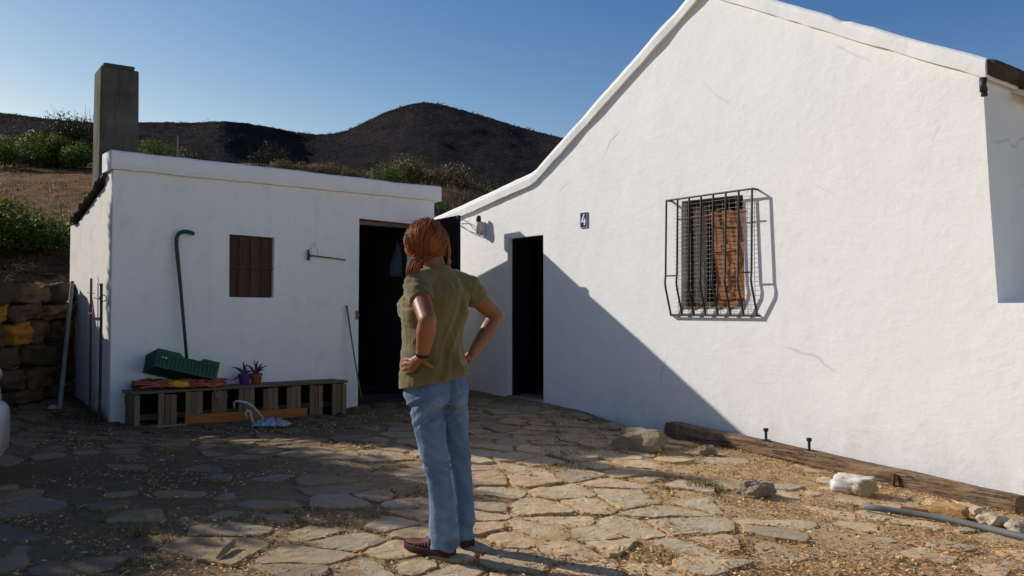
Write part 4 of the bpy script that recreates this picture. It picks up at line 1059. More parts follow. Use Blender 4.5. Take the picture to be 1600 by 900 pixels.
# rods at the side wall
INW = V3((-SV.y, SV.x, 0))
def sidewall(px, py, off=.05):
    k = (px - 800) / F; O = D0 - SV * off; q = (k * O.y - O.x) / (INW.x - k * INW.y); p = O + INW * q; return V3((p.x, p.y, CAMZ + (490 - py) / F * p.y))
mb = MB(); mb.tube([sidewall(142, 435), sidewall(142.5, 520), sidewall(143, 645)], .013, 7)
mb.tube([sidewall(136, 457), sidewall(142, 459), sidewall(148, 458)], .004, 5); mb.tube([sidewall(139, 490), sidewall(146, 490)], .012, 6); o = mb.build('iron_rod', MAT['rust'], loc=sidewall(143, 645)); tag(o, 'rusty upright rod against the sunlit side wall, further from the shed corner', 'rod')
mb = MB(); mb.tube([sidewall(158, 443, .07), sidewall(158.5, 520, .07), sidewall(158, 650, .07)], .015, 7)
mb.tube([sidewall(158 + 7 * sin(th) * .8 + 3, 466 - 5 * cos(th), .08) for th in [i * .45 for i in range(15)]], .005, 5); mb.tube([sidewall(158, 455, .07), sidewall(152, 432, .07)], .003, 5)
o = mb.build('iron_rod', MAT['iron'], loc=sidewall(158, 650, .07)); tag(o, 'dark upright rod with a wire loop nearest the shed corner', 'rod')
mb = MB(); A = P(113, 440, 9.75); B = P(93, 640, 9.15); mb.tube([A, A.lerp(B, .5), B], [.022, .024, .026], 8); o = mb.build('leaning_pole', MAT['grey_pipe'], loc=B); tag(o, 'grey pole leaning against the dry stone wall', 'pole')
for (px, y0, y1, dpt, lab) in ((277.5, 212, 250, 12.6, 'thin pale post sticking up behind the shed roof right of the chimney'), (581, 262, 292, 13.4, 'short thin post above the right half of the shed roof')):
    A = P(px, y0, dpt); mb = MB(); mb.tube([A, V3((A.x, A.y, 1.5))], .017, 6); o = mb.build('thin_post', MAT['chip'], loc=(A.x, A.y, 1.5)); tag(o, lab, 'post')
# ------------------------------------------------------------------ things along the house wall
LA, LB = hpx(1046, 674, .19), hpx(1588, 790, .21)
dL = (LB - LA); Ln = dL.length; dL.normalize(); side = dL.cross(V3((0, 0, 1))).normalized(); upv = side.cross(dL)
beam = thing('wooden_beam', 'long weathered timber beam lying along the foot of the white gable', 'beam', (LA.x, LA.y, LA.z - .1), HROT)
mb = MB(); rings = []; NR = 90
for k in range(NR):
    f = k / (NR - 1); p = LA + dL * (Ln * f); hw = .098 - .018 * f; hh = .112 - .032 * f
    if f < .012: hw *= .93; hh *= .93
    ring = []
    for j in range(28):
        th = 2 * pi * j / 28; cx, cz = cos(th), sin(th); e = max(abs(cx), abs(cz)); cx, cz = cx / e ** .82, cz / e ** .82
        n_ = 1 + .09 * nz(f * 9, th * 1.6, 2) + .07 * nz(f * 5, cx * 6, cz * 11) + .04 * nz(f * 14, cx * 9, cz * 16) + .03 * nz(f * 60, cx * 4, cz * 4) - .10 * max(0, nz(f * 3.5 + 9, cz * 14, cx * 14) - .12)
        if cx > .2 and cz < -.1 and .18 < f < .75: n_ -= .34 * max(0, nz(f * 7, 3.3, cz * 7) + .25)          # rotten hollow on the outer lower edge
        ring.append(p + side * (cx * hw * n_) + upv * (cz * hh * n_))
    rings.append(ring)
mb.loft(rings); mb.build('timber', MAT['beam_wood'], beam, world=True, norm=True)
for px, t0 in ((1195, 688), (1262, 704)):
    f = 0
    b_ = hpx(px, t0, .17); mb = MB(); mb.tube([b_ + V3((0, 0, -.05)), b_ + V3((0, 0, .085)), b_ + V3((0, 0, .09)), b_ + V3((0, 0, .118))], [.013, .013, .024, .024], 8)
    mb.tube([b_ + V3((0, 0, -.02)), b_ + V3((0, 0, .012))], [.045, .045], 10); mb.build('bolt', MAT['iron'], beam, world=True)
f = .735; p = LA + dL * (Ln * f); mb = MB(); mb.tube([p + side * .10 + upv * .075, p + side * .112 + upv * 0, p + side * .10 - upv * .08], .012, 6); mb.build('iron_strap', MAT['rust'], beam, world=True)
def rock(px, py, size, lab, m='rock', seed=0, rot=0, sub=3, ns=.3, sink=.2, tint=.4, cat='stone', name='loose_stone', square=.0):
    g = gpt(px, py); z = ground_z(g.x, g.y); mb = MB()
    bmb = bmesh.new(); bmesh.ops.create_icosphere(bmb, subdivisions=sub, radius=1); vs = []
    R_ = Matrix.Rotation(rot, 3, 'Z') @ Matrix.Rotation(.12, 3, 'X')
    for v in bmb.verts:
        c = v.co.normalized(); mxx = max(abs(c.x), abs(c.y), abs(c.z)); c = c.lerp(c / mxx, square)
        k = 1 + ns * nz(c.x * 1.4 + seed, c.y * 1.4, c.z * 1.4) + ns * .35 * nz(c.x * 4.5 + seed, c.y * 4.5, c.z * 4.5)
        vs.append(R_ @ V3((c.x * size[0] * k, c.y * size[1] * k, c.z * size[2] * k)) + V3((g.x, g.y, z + size[2] * (1 - sink))))
    mb.add(vs, [tuple(v.index for v in f.verts) for f in bmb.faces], tint); bmb.free()
    o = mb.build(name, MAT[m], loc=(g.x, g.y, z), smooth=(m == 'whitestone')); tag(o, lab, cat); return o
rock(1334, 772, (.155, .10, .068), 'white painted stone block with bare tan patch in front of the beam', 'whitestone', 2, HROT + .35, 4, .22, .12, .5, square=.5)
rock(1000, 703, (.20, .14, .10), 'big flat rubble stone by the wall left of the beam', 'rock', 5, -.4, 3, .35, .2, .35, square=.6)
rock(1180, 775, (.13, .09, .06), 'small dark jagged stone on the sunny paving left of the white block', 'rock', 9, .3, 4, .6, .25, .35)
rock(955, 672, (.13, .08, .045), 'grey rubble stone against the gable foot left of the big flat stone', 'rock', 11, .2, 3, .4, .3, .15)
rock(900, 655, (.16, .08, .04), 'thin grey rubble slab at the gable foot right of the doorway', 'rock', 13, -.5, 3, .4, .3, .3)
rock(1105, 712, (.09, .06, .055), 'small brown stone in the shadow under the left part of the beam', 'rock', 17, .3, 3, .4, .25, .0)
rock(1555, 826, (.11, .07, .055), 'pale rubble stone below the right end of the beam', 'rock', 21, .3, 3, .5, .25, .95)
rock(1592, 836, (.10, .07, .05), 'pale rubble stone at the right edge beyond the grey pipe', 'rock', 23, .9, 3, .5, .25, .85)
rock(1523, 806, (.06, .04, .035), 'small white rubble stone between the brick and the beam end', 'rock', 29, .9, 2, .5, .25, 1.0)
rock(1484, 810, (.115, .055, .05), 'broken yellow brick on the ground before the right part of the beam', 'brick', 31, HROT + .1, 4, .16, .15, .5, 'brick', 'broken_brick', .8)
rock(82, 640, (.05, .04, .025), 'small white stone at the foot of the dry stone wall', 'rock', 37, .9, 2, .4, .2, 1.0)
pts = [(1350, 796), (1378, 800), (1420, 806), (1470, 815), (1530, 828), (1600, 845), (1680, 866)]
mb = MB(); q = []
for x, y in pts: g = gpt(x, y + 3); q.append(V3((g.x, g.y, ground_z(g.x, g.y) + .034)))
mb.tube(q, .021, 10); o = mb.build('grey_pipe', MAT['grey_pipe'], loc=q[0], smooth=True); tag(o, 'long faded grey pipe lying on the ground in the right foreground', 'pipe')
pts = [(1408, 795), (1450, 802), (1500, 812), (1548, 822)]; mb = MB(); q = []
for x, y in pts: g = gpt(x, y + 2); q.append(V3((g.x, g.y, ground_z(g.x, g.y) + .022)))
mb.tube(q, .012, 8); o = mb.build('rusty_rod', MAT['rust'], loc=q[0], smooth=True); tag(o, 'rusty red rod on the ground between the grey pipe and the beam', 'rod')
A = gpt(337, 881); B = gpt(365, 860); A.z = ground_z(A.x, A.y) + .03; B.z = ground_z(B.x, B.y) + .045; mb = MB()
mb.loft([[A + V3((0, 0, .005)), A + V3((.01, 0, 0)), A], [A.lerp(B, .4) + V3((.0, .0, .018)), A.lerp(B, .4) + V3((.028, -.01, 0)), A.lerp(B, .4) + V3((-.012, 0, -.004))], [B + V3((0, 0, .012)), B + V3((.02, -.01, 0)), B + V3((-.01, 0, 0))]])
o = mb.build('wood_splinter', MAT['chip'], loc=A); tag(o, 'pale split wood splinter on the dark ground at the bottom left', 'splinter')
# ------------------------------------------------------------------ white car whose front corner shows at the left edge
t = NT('white_car_paint'); MAT['car_paint'] = t.fin(t.mix(t.ramp(t.noise(3, 5, .6), [(.4, 0), (.8, .5)]), (.62, .62, .60), (.44, .42, .38)), .28, None, .5, 0, **{'Coat Weight': .6, 'Coat Roughness': .08})
MAT['car_glass'] = simple('dark_car_glass', (.02, .025, .03), None, 5, .06, 0, 1, .1, .6)
MAT['headlight'] = simple('pale_headlight_lens', (.34, .40, .47), (.20, .25, .31), 7, .12, .05, 20, .002, .6, .2)
MAT['rubber'] = simple('black_rubber', (.018, .018, .018), (.03, .028, .025), 8, .85, .2, 40)
MAT['rim'] = simple('grey_alloy', (.35, .35, .36), (.25, .25, .25), 8, .35, 0, 1, .1, .5, .8)
CY = radians(25); CL = V3((-3.285, 5.42, 0)); CL.z = gz(CL.x, CL.y)
car = thing('parked_car', 'white car at the left edge, only its front corner with headlight showing', 'car', CL, CY)
def section(x, hw, z0, z1, n=9, tum=.06, ex=3.2):
    r = []
    for j in range(28):
        th = 2 * pi * j / 28; c, s = cos(th), sin(th)
        yy = hw * abs(c) ** (2 / ex) * (1 if c > 0 else -1); zz = (z0 + z1) / 2 + (z1 - z0) / 2 * abs(s) ** (2 / ex) * (1 if s > 0 else -1)
        yy *= 1 - tum * max(0, s); r.append((x, yy, zz))
    return r
mb = MB()
mb.loft([section(*q) for q in ((.0, .40, .42, .60), (-.035, .58, .40, .70), (-.12, .71, .38, .78), (-.30, .80, .34, .84), (-.65, .845, .26, .90), (-1.05, .86, .22, .97), (-1.4, .865, .22, 1.0), (-2.4, .865, .22, 1.02), (-3.3, .86, .24, 1.02), (-3.75, .82, .32, .98), (-3.92, .72, .40, .90))])
body = mb.build('body', MAT['car_paint'], car, smooth=True, norm=True)
mb = MB(); mb.loft([section(*q, tum=.2) for q in ((-1.02, .74, .90, .99), (-1.5, .76, .9, 1.22), (-1.85, .765, .9, 1.39), (-2.3, .765, .9, 1.46), (-2.9, .76, .9, 1.45), (-3.4, .74, .9, 1.36), (-3.72, .70, .9, 1.12), (-3.86, .66, .88, .96))])
mb.build('cabin', MAT['car_paint'], car, smooth=True, norm=True)
mb = MB(); mb.loft([[(-1.15, y * .68, 1.045), (-1.84, y * .60, 1.405), (-1.86, y * .60, 1.42), (-1.14, y * .70, 1.06)] for y in (-1, -.5, 0, .5, 1)]); mb.build('windscreen', MAT['car_glass'], car)
for s in (-1, 1):
    mb = MB(); mb.slab([(-1.5, 1.03), (-2.02, 1.34), (-2.45, 1.385), (-2.45, 1.03)], [], s * .742, s * .752); mb.slab([(-2.53, 1.03), (-2.53, 1.385), (-3.05, 1.365), (-3.42, 1.2), (-3.45, 1.05)], [], s * .742, s * .752); mb.build('side_window', MAT['car_glass'], car, norm=True)
    mb = MB(); mb.blob((-.17, s * .62, .67), (.14, .17, .095), 3, .0, 1, 1, Matrix.Rotation(-s * .55, 3, 'Z')); mb.build('headlight', MAT['headlight'], car, smooth=True)
    for x in (-.72, -3.12):
        mb = MB(); mb.tube([(x, s * .66, .31), (x, s * .70, .31), (x, s * .83, .31), (x, s * .87, .31)], [.27, .305, .305, .28], 32); w = mb.build('wheel', MAT['rubber'], car)
        mb = MB(); mb.tube([(x, s * .84, .31), (x, s * .874, .31)], [.20, .19], 24); mb.build('rim', MAT['rim'], w)
    mb = MB(); mb.blob((-1.35, s * .95, 1.03), (.06, .10, .07), 2, 0); mb.build('wing_mirror', MAT['car_paint'], car, smooth=True)
mb = MB(); mb.loft([section(*q, tum=0) for q in ((.05, .42, .20, .50), (.015, .60, .18, .52), (-.07, .735, .18, .53), (-.24, .825, .19, .53), (-.40, .85, .20, .52))]); mb.build('bumper', MAT['car_paint'], car, smooth=True, norm=True)

# ------------------------------------------------------------------ made-up trees and shrubs beyond the left edge, added to shade the yard
def tree(x, y, lobes, n, label, seed, m='leaf_olive'):  # tree out of view, crown lobes placed for the shadow they cast
    R = random.Random(seed); z0 = hill_z(x, y) if behind_wall(x, y) else gz(x, y)
    t = thing('added_shade_tree', label, 'tree', (x, y, z0)); mb = MB()
    zt = sum(l[0][2] for l in lobes) / len(lobes)
    mb.tube([(x, y, z0 - .1), (x + .05, y + .03, z0 + .5), (x - .03, y, z0 + (zt - z0) * .6), (x, y, zt)], [.14, .11, .085, .03], 10)
    for c, r in lobes: mb.tube([(x, y, z0 + (zt - z0) * .45), V3((x, y, zt)).lerp(V3(c), .6) + V3((0, 0, -.15)), V3(c)], [.06, .04, .012], 7)
    mb.build('trunk', MAT['bark'], t, world=True)
    mb = MB(); leaves(mb, lobes, n, .085, R, .1); mb.build('crown', MAT[m], t, world=True); return t
tree(-8.0, 8.9, [((-8, 8.72, 3.6), (1.05, .90, 1.15)), ((-8.1, 9.0, 2.7), (1.0, .9, 1.0)), ((-8.2, 9.5, 2.6), (.9, .8, .9)), ((-7.95, 8.02, 3.55), (.9, .58, 1.05))], 19000, 'unseen bushy tree behind the white car, added to shade the yard', 41)
tree(-8.3, 6.6, [((-8.05, 7.2, 3.0), (1.0, .85, 1.05)), ((-8.2, 6.3, 3.1), (1.1, 1.0, 1.1)), ((-8.1, 7.3, 2.3), (.9, .9, .8)), ((-8.3, 5.6, 2.9), (1.1, 1.1, 1.0))], 17000, 'unseen small tree beside the white car, added to shade the left foreground', 43)
tree(-8.0, 10.34, [((-8.0, 10.34, z_), (.33 - .05 * abs(k_ - 2), .27 - .03 * abs(k_ - 2), .62)) for k_, z_ in enumerate((2.1, 2.8, 3.5, 4.2, 4.9, 5.2))], 9000, 'unseen slender columnar tree on the bank, added for a narrow strip of shade', 47, 'leaf_dark')
for (x, y, r, zc, sd) in ((-8.6, 10.9, .8, 2.55, 51), (-8.8, 12.0, .8, 2.75, 52), (-9.0, 13.2, .8, 3.0, 53)):  # shrub row put in to shade the shed side and stone wall
    R = random.Random(sd); t = thing('added_shade_shrub', 'unseen leafy shrub added at the left for its shade, number of a row', 'shrub', (x, y, hill_z(x, y)), 0, 'added shade shrubs beyond the left edge')
    t['label'] = 'leafy shrub in the unseen row added beyond the left edge for shade'
    mb = MB(); leaves(mb, [((x, y, zc), (r, r * .9, r)), ((x + .3, y + .2, zc - .4), (r * .8, r * .8, r * .7))], 2600, .07, R, .2); mb.build('foliage', MAT['leaf_green'], t, world=True)
    mb = MB(); twigs(mb, (x, y, hill_z(x, y) - .05), 1.4, 7, R, .02); mb.build('stem', MAT['bark'], t, world=True)
# ------------------------------------------------------------------ woman standing with her hands on her hips
WY = 4.3
def pp(px, py, dy=0.0): return P(px, py, WY + dy)
WO = V3((-.34, WY, gz(-.34, WY)))
woman = thing('person', 'woman seen from behind with hands on hips, olive t-shirt, jeans and red ponytail', 'person', WO)
YAW = radians(40); FW = V3((-sin(YAW), cos(YAW), 0)); RT = V3((cos(YAW), sin(YAW), 0))

t = NT('tanned_skin')
c = t.mix(t.ramp(t.noise(9, 5, .6), [(.35, 0), (.7, 1)]), (.30, .112, .050), (.20, .070, .032))
c = t.mix(t.math('MULTIPLY', t.ramp(t.noise(70, 3, .6), [(.55, 0), (.75, 1)]), .25), c, (.24, .08, .04))
MAT['skin'] = t.fin(c, .48, t.bump(t.noise(160, 4, .6), .3, .002, t.bump(t.noise(35, 4, .6), .25, .006)), .4, 0, **{'Subsurface Weight': .05, 'Subsurface Radius': (.012, .004, .002), 'Subsurface Scale': .6})
t = NT('olive_jersey')
c = t.mix(t.ramp(t.noise(7, 5, .6), [(.35, 0), (.7, 1)]), (.185, .142, .056), (.120, .092, .037))
n = t.bump(t.noise(420, 2, .5), .25, .0012, t.bump(t.noise(9, 4, .55, co=t.mapping((1, 1, .38), (0, .35, 0)), dist=.8), .55, .022))
MAT['shirt'] = t.fin(c, .88, n, .12, 0, **{'Sheen Weight': .25, 'Sheen Roughness': .5})
t = NT('faded_denim')
c = t.mix(t.ramp(t.noise(5, 6, .6), [(.3, 0), (.7, 1)]), (.155, .23, .355), (.068, .115, .205))
c = t.mix(t.math('MULTIPLY', t.ramp(t.attr('wear'), [(.35, 0), (.9, 1)]), .75), c, (.47, .55, .64))
c = t.mix(t.math('MULTIPLY', t.ramp(t.attr('seam'), [(.4, 0), (.8, 1)]), .55), c, (.045, .075, .14))
tw = t.n('ShaderNodeTexWave'); t.l(t.mapping((1, 1, 1), (.0, .7, .4)), tw.inputs[0]); tw.inputs['Scale'].default_value = 190; tw.inputs['Distortion'].default_value = 1.5
c = t.mix(t.math('MULTIPLY', t.noise(300, 2, .5), .28), c, (.05, .09, .17))
MAT['denim'] = t.fin(c, .85, t.bump(tw.outputs['Fac'], .15, .001, t.bump(t.noise(60, 4, .6), .2, .003, t.bump(t.noise(16, 4, .6, co=t.mapping((1, 1, 1.3), (.3, .4, 0)), dist=1.0), .55, .012))), .12)
t = NT('auburn_hair')
g = t.noise(26, 4, .6, co=t.mapping((1, 1, .25)))
c = t.mix(t.ramp(g, [(.35, 0), (.65, 1)]), (.44, .125, .024), (.16, .042, .010))
c = t.mix(1.0, c, t.ramp(t.attr(), [(0, .55), (.6, 1.0), (1, 1.7)]), 'MULTIPLY')
MAT['hair'] = t.fin(c, .55, None, .3, 0, **{'Anisotropic': .5})
MAT['shoe'] = simple('maroon_shoe_mesh', (.12, .022, .022), (.06, .014, .016), 30, .7, .4, 120, .002)
MAT['shoe_trim'] = simple('dusty_shoe_overlay', (.30, .20, .16), (.14, .07, .06), 20, .7, .2, 90, .001)
MAT['sole'] = simple('dark_red_sole', (.055, .014, .016), (.035, .014, .014), 12, .8, .3, 60, .002)
MAT['eye'] = simple('eye_white', (.75, .73, .70), None, 5, .2, 0)
MAT['band'] = simple('dark_wrist_band', (.015, .014, .014), None, 8, .5, .1)

def remesh(mb, voxel, smooth=4, name='tmp'):
    me = bpy.data.meshes.new(name); me.from_pydata([tuple(v) for v in mb.V], [], mb.F)
    bm = bmesh.new(); bm.from_mesh(me); bmesh.ops.triangulate(bm, faces=bm.faces[:]); bmesh.ops.recalc_face_normals(bm, faces=bm.faces); bm.to_mesh(me); bm.free()
    ob = bpy.data.objects.new(name, me); COL.objects.link(ob)
    m = ob.modifiers.new('r', 'REMESH'); m.mode = 'VOXEL'; m.voxel_size = voxel
    if smooth: s = ob.modifiers.new('s', 'SMOOTH'); s.iterations = smooth; s.factor = .5
    dg = bpy.context.evaluated_depsgraph_get(); ev = ob.evaluated_get(dg); res = bpy.data.meshes.new_from_object(ev)
    bpy.data.objects.remove(ob); bpy.data.meshes.remove(me); return res
def finish(me, name, mat_, disp=None, attrs=None, parent=None):
    "displace along normals, then move into the person's frame and link"
    parent = parent or woman
    cos_ = [v.co.copy() for v in me.vertices]; nos = [v.normal.copy() for v in me.vertices]
    if attrs:
        for an, fn in attrs.items():
            at = me.attributes.new(an, 'FLOAT', 'POINT'); at.data.foreach_set('value', [fn(c, n) for c, n in zip(cos_, nos)])
    if 'tint' not in me.attributes:
        at = me.attributes.new('tint', 'FLOAT', 'POINT'); at.data.foreach_set('value', [.5] * len(me.vertices))
    out = []
    for c, n in zip(cos_, nos):
        p = c + n * disp(c, n) if disp else c
        out += list(p - WO)
    me.vertices.foreach_set('co', out); me.materials.clear(); me.materials.append(mat_)
    me.polygons.foreach_set('use_smooth', [True] * len(me.polygons)); me.update()
    o = bpy.data.objects.new(name, me); COL.objects.link(o); o.parent = parent; return o
def ell(mb, c, r, rot=None, sub=3): mb.blob(c, r, sub, 0, 1, 0, rot)
def torso_rings(mb, rows, n=36, ex=2.25):
    rings = []
    for py, px, A, B, dy in rows:
        c = pp(px, py, dy); r = []
        for j in range(n):
            th = 2 * pi * j / n; cs, sn = cos(th), sin(th)
            r.append(c + RT * (A * abs(cs) ** (2 / ex) * (1 if cs > 0 else -1)) + FW * (B * abs(sn) ** (2 / ex) * (1 if sn > 0 else -1)))
        rings.append(r)
    mb.loft(rings)

# joints
shL, shR = pp(651, 446, -.115), pp(729, 449, .105)
elL, elR = pp(668, 501, -.315), pp(776, 494, .19)
wrL, wrR = pp(660, 556, -.225), pp(739, 551, .095)
HEADC = pp(668, 381, .0); HB = radians(-32)          # head turned to her right, towards the house
HF = V3((-sin(HB), cos(HB), -.02)).normalized(); HRt = V3((cos(HB), sin(HB), 0)); HM = Matrix((HRt, HF, HRt.cross(HF))).transposed()
def hd(x, y, z): return HEADC + HM @ V3((x, y, z))
# ---- body (one continuous surface)
mb = MB()
torso_rings(mb, [(625, 680, .140, .100, 0), (600, 679, .148, .108, 0), (575, 678, .145, .105, 0), (540, 676, .130, .096, 0), (510, 677, .14, .10, 0), (485, 678, .150, .108, 0), (460, 681, .155, .10, 0), (440, 684, .13, .075, 0), (428, 684, .08, .062, 0)])
mb.capsule([pp(684, 436, 0), pp(680, 420, .005), pp(673, 398, .01)], [.062, .055, .056])
ell(mb, hd(0, -.012, .018), (.072, .094, .098), HM); ell(mb, hd(0, .028, -.035), (.058, .062, .082), HM); ell(mb, hd(0, .062, -.085), (.028, .026, .022), HM)
ell(mb, hd(0, .098, -.028), (.013, .020, .018), HM, 2); mb.capsule([hd(0, .088, .012), hd(0, .106, -.026)], [.009, .012], 8)
ell(mb, hd(0, .080, .030), (.052, .016, .012), HM, 2); ell(mb, hd(0, .088, -.062), (.024, .010, .006), HM, 2); ell(mb, hd(0, .086, -.071), (.021, .010, .006), HM, 2)
for s in (-1, 1):
    ell(mb, hd(s * .045, .062, -.025), (.024, .022, .022), HM, 2)
    ell(mb, hd(s * .074, -.008, -.012), (.010, .020, .032), HM, 2)
mb.capsule([shL, shL.lerp(elL, .5), elL], [.056, .049, .043]); mb.capsule([shR, shR.lerp(elR, .5), elR], [.056, .049, .042])
mb.capsule([elL, elL.lerp(wrL, .3), elL.lerp(wrL, .7), wrL], [.042, .047, .038, .029]); mb.capsule([elR, elR.lerp(wrR, .3), elR.lerp(wrR, .7), wrR], [.039, .043, .034, .026])
mb.capsule([shL, pp(672, 434, -.05), pp(684, 432, 0), pp(706, 438, .05), shR], [.052, .052, .055, .052, .052])
# left hand: back of the hand outwards, fingers forward round the hip, thumb behind
def finger(pts, r0, r1, R_=1):
    n = len(pts); mb.capsule(pts, [r0 + (r1 - r0) * k / (n - 1) for k in range(n)], 10)
kL = [pp(643, 563, -.182), pp(641.5, 568.5, -.180), pp(642, 574, -.178), pp(644, 579, -.176)]
for k in kL: mb.capsule([wrL.lerp(k, .15), wrL.lerp(k, .6), k], [.020, .0165, .0118], 10)
tips = [((636.5, 561.5, -.165), (632.5, 562.5, -.13), (630, 564, -.10)), ((634.5, 568, -.162), (630.5, 569.5, -.12), (628.5, 571, -.085)), ((635.5, 575, -.158), (631.5, 577, -.12), (629.5, 578, -.09)), ((638.5, 581, -.155), (635.5, 583.5, -.125), (634, 584.5, -.105))]
for k, tp in zip(kL, tips): finger([k] + [pp(*q) for q in tp], .0110, .0082)
finger([wrL.lerp(kL[1], .2), pp(664, 566, -.212), pp(670, 571, -.20), pp(675, 574, -.185)], .0135, .0092)
# right hand on the far hip
kR = [pp(728, 556, .135), pp(727.5, 561, .132), pp(727.5, 566, .13), pp(729, 570, .125)]
for k in kR: mb.capsule([wrR.lerp(k, .15), wrR.lerp(k, .6), k], [.019, .016, .0115], 10)
for i, k in enumerate(kR): finger([k, k + V3((-.018, .035, -.002)), k + V3((-.045, .060, -.006)), k + V3((-.070, .078, -.010))], .0108, .0082)
finger([wrR.lerp(kR[1], .2), pp(729, 560, .082), pp(725, 566, .065), pp(721, 570, .05)], .0130, .0090)
# legs
legL = [(668, 622, -.055, .072), (670, 660, -.06, .066), (677, 700, -.07, .055), (681, 718, -.075, .052), (687, 755, -.06, .050), (691, 790, -.05, .046), (695, 820, -.045, .036), (697, 838, -.04, .030)]
legR = [(703, 622, .06, .072), (707, 660, .07, .064), (713, 700, .08, .054), (716.5, 718, .09, .050), (721, 755, .105, .048), (724, 790, .115, .044), (728, 812, .125, .036), (729, 826, .125, .028)]
for L_ in (legL, legR): mb.capsule([pp(a, b, c) for a, b, c, r in L_], [r for *_, r in L_])
def foot(heel, toe, z0):
    d = (toe - heel); mb.capsule([heel.lerp(toe, .12) + V3((0, 0, .04)), heel.lerp(toe, .5) + V3((0, 0, .025)), heel.lerp(toe, .8) + V3((0, 0, .012))], [.022, .024, .018])
heelL, toeL = pp(704, 872, -.05), pp(633, 862, .10); heelL.z = gz(heelL.x, heelL.y) + .03; toeL.z = gz(toeL.x, toeL.y) + .03
heelR, toeR = pp(731, 858, .12), pp(700, 848, .33); heelR.z = gz(heelR.x, heelR.y) + .03; toeR.z = gz(toeR.x, toeR.y) + .03
foot(heelL, toeL, 0); foot(heelR, toeR, 0)
body = finish(remesh(mb, .0052, 3), 'body', MAT['skin'])
for s in (-1, 1):
    mb = MB(); ell(mb, hd(s * .030, .076, .008), (.0125, .0125, .0125), HM, 2); o = mb.build('eye', MAT['eye'], woman, smooth=True, world=True)
    mb = MB(); ell(mb, hd(s * .030, .0855, .008) - WO, (.006, .004, .006), HM, 2); mb.build('iris', MAT['lamp_dark'], o, smooth=True)
mb = MB(); d = (wrL - elL).normalized(); c0 = wrL - d * .012; mb.tube([c0 - d * .011, c0 - d * .009, c0 + d * .009, c0 + d * .011], [.0305, .0335, .0335, .0305], 18); mb.build('wrist_band', MAT['band'], woman, smooth=True, world=True)
# ---- t-shirt
mb = MB()
torso_rings(mb, [(607, 678.5, .179, .154, -.003), (598, 678, .178, .153, -.002), (580, 677, .173, .143, 0), (556, 675.5, .163, .130, 0), (535, 675.5, .154, .122, 0), (510, 676, .162, .125, 0), (485, 678, .176, .134, 0), (462, 681, .180, .128, 0), (446, 683, .165, .105, 0), (434, 684, .125, .085, 0), (424, 684, .085, .072, 0), (417, 683.5, .068, .062, .0)])
mb.capsule([shL, pp(670, 437, -.055), pp(684, 435, 0), pp(707, 440, .055), shR], [.070, .066, .066, .066, .070])
ell(mb, pp(646, 482, .02), (.085, .085, .082)); ell(mb, pp(668, 478, .17), (.085, .085, .085))
def sleeve(a, b, f, r0, r1):
    e = a.lerp(b, f); d = (b - a).normalized(); mb.tube([a - d * .02, a.lerp(b, f * .5), a.lerp(b, f * .9), e], [r0 * .96, r0, r1, r1 * .99], 20)
sleeve(shL, elL + V3((0, .02, 0)), .47, .067, .064); sleeve(shR, elR, .40, .064, .062)
lat = lambda c: (c - pp(678, 520, 0)).dot(RT)
def shirt_disp(c, n):
    q = c - WO; bk = max(0, -n.dot(FW))
    z = q.z; u = lat(c)
    # long drape folds from the shoulder blades towards the waist, diagonal on the back
    rg = lambda v: 1 - 2 * abs(NZ.noise(v))
    d1 = rg(V3((u * 9 + z * 3.6, z * 1.3, 3.0))) - .45; d2 = rg(V3((u * 17 - z * 6.0, z * 2.0, 9.0))) - .45; d3 = NZ.noise(V3((u * 34 + z * 13, z * 9, 2)))
    w = sstep(.80, .93, z) * (1 - sstep(1.34, 1.44, z))
    d = w * (.018 * d1 + .011 * d2 + .003 * d3) * (.22 + .78 * sstep(.1, .75, -n.dot(FW)))
    # horizontal bunching above the hem where the hands pinch the cloth
    hz = math.exp(-((z - .985) / .07) ** 2); d += hz * .012 * NZ.noise(V3((u * 5 + 2, z * 30 + u * 9, 1)))
    # creases across the sleeve cap and under the arm
    sl = sstep(.09, .16, abs(u)) * sstep(1.2, 1.27, z); d += sl * .012 * NZ.noise(V3((u * 12, z * 42, 6)))
    fr = max(0, n.dot(FW * .7 - RT * .7)); d += fr * math.exp(-((z - 1.17) / .08) ** 2) * .008 * NZ.noise(V3((u * 8, z * 48 + u * 14, 2)))
    return d - .001
sm_ = remesh(mb, .0058, 4); x0_ = pp(625, 607, 0)
for v in sm_.vertices:          # the hem hangs lower in front (left) than at the back
    z_ = v.co.z - WO.z; v.co.z += .20 * (v.co.x - x0_.x - .0) * (1 - sstep(.84, 1.12, z_))
sm_.update(); shirt = finish(sm_, 't_shirt', MAT['shirt'], shirt_disp)
mb = MB(); cc_ = pp(683.5, 417, 0); mb.loft([[cc_ + RT * (a * cos(th)) + FW * (b * sin(th)) + V3((0, 0, z + .010 * sin(th) * -1)) for th in [2 * pi * j / 28 for j in range(28)]] for a, b, z in ((.070, .064, -.014), (.072, .066, -.008), (.068, .062, -.002), (.062, .056, -.006))], False); mb.build('collar', MAT['shirt'], shirt, smooth=True, world=False) if False else mb.build('collar', MAT['shirt'], woman, smooth=True, world=True)
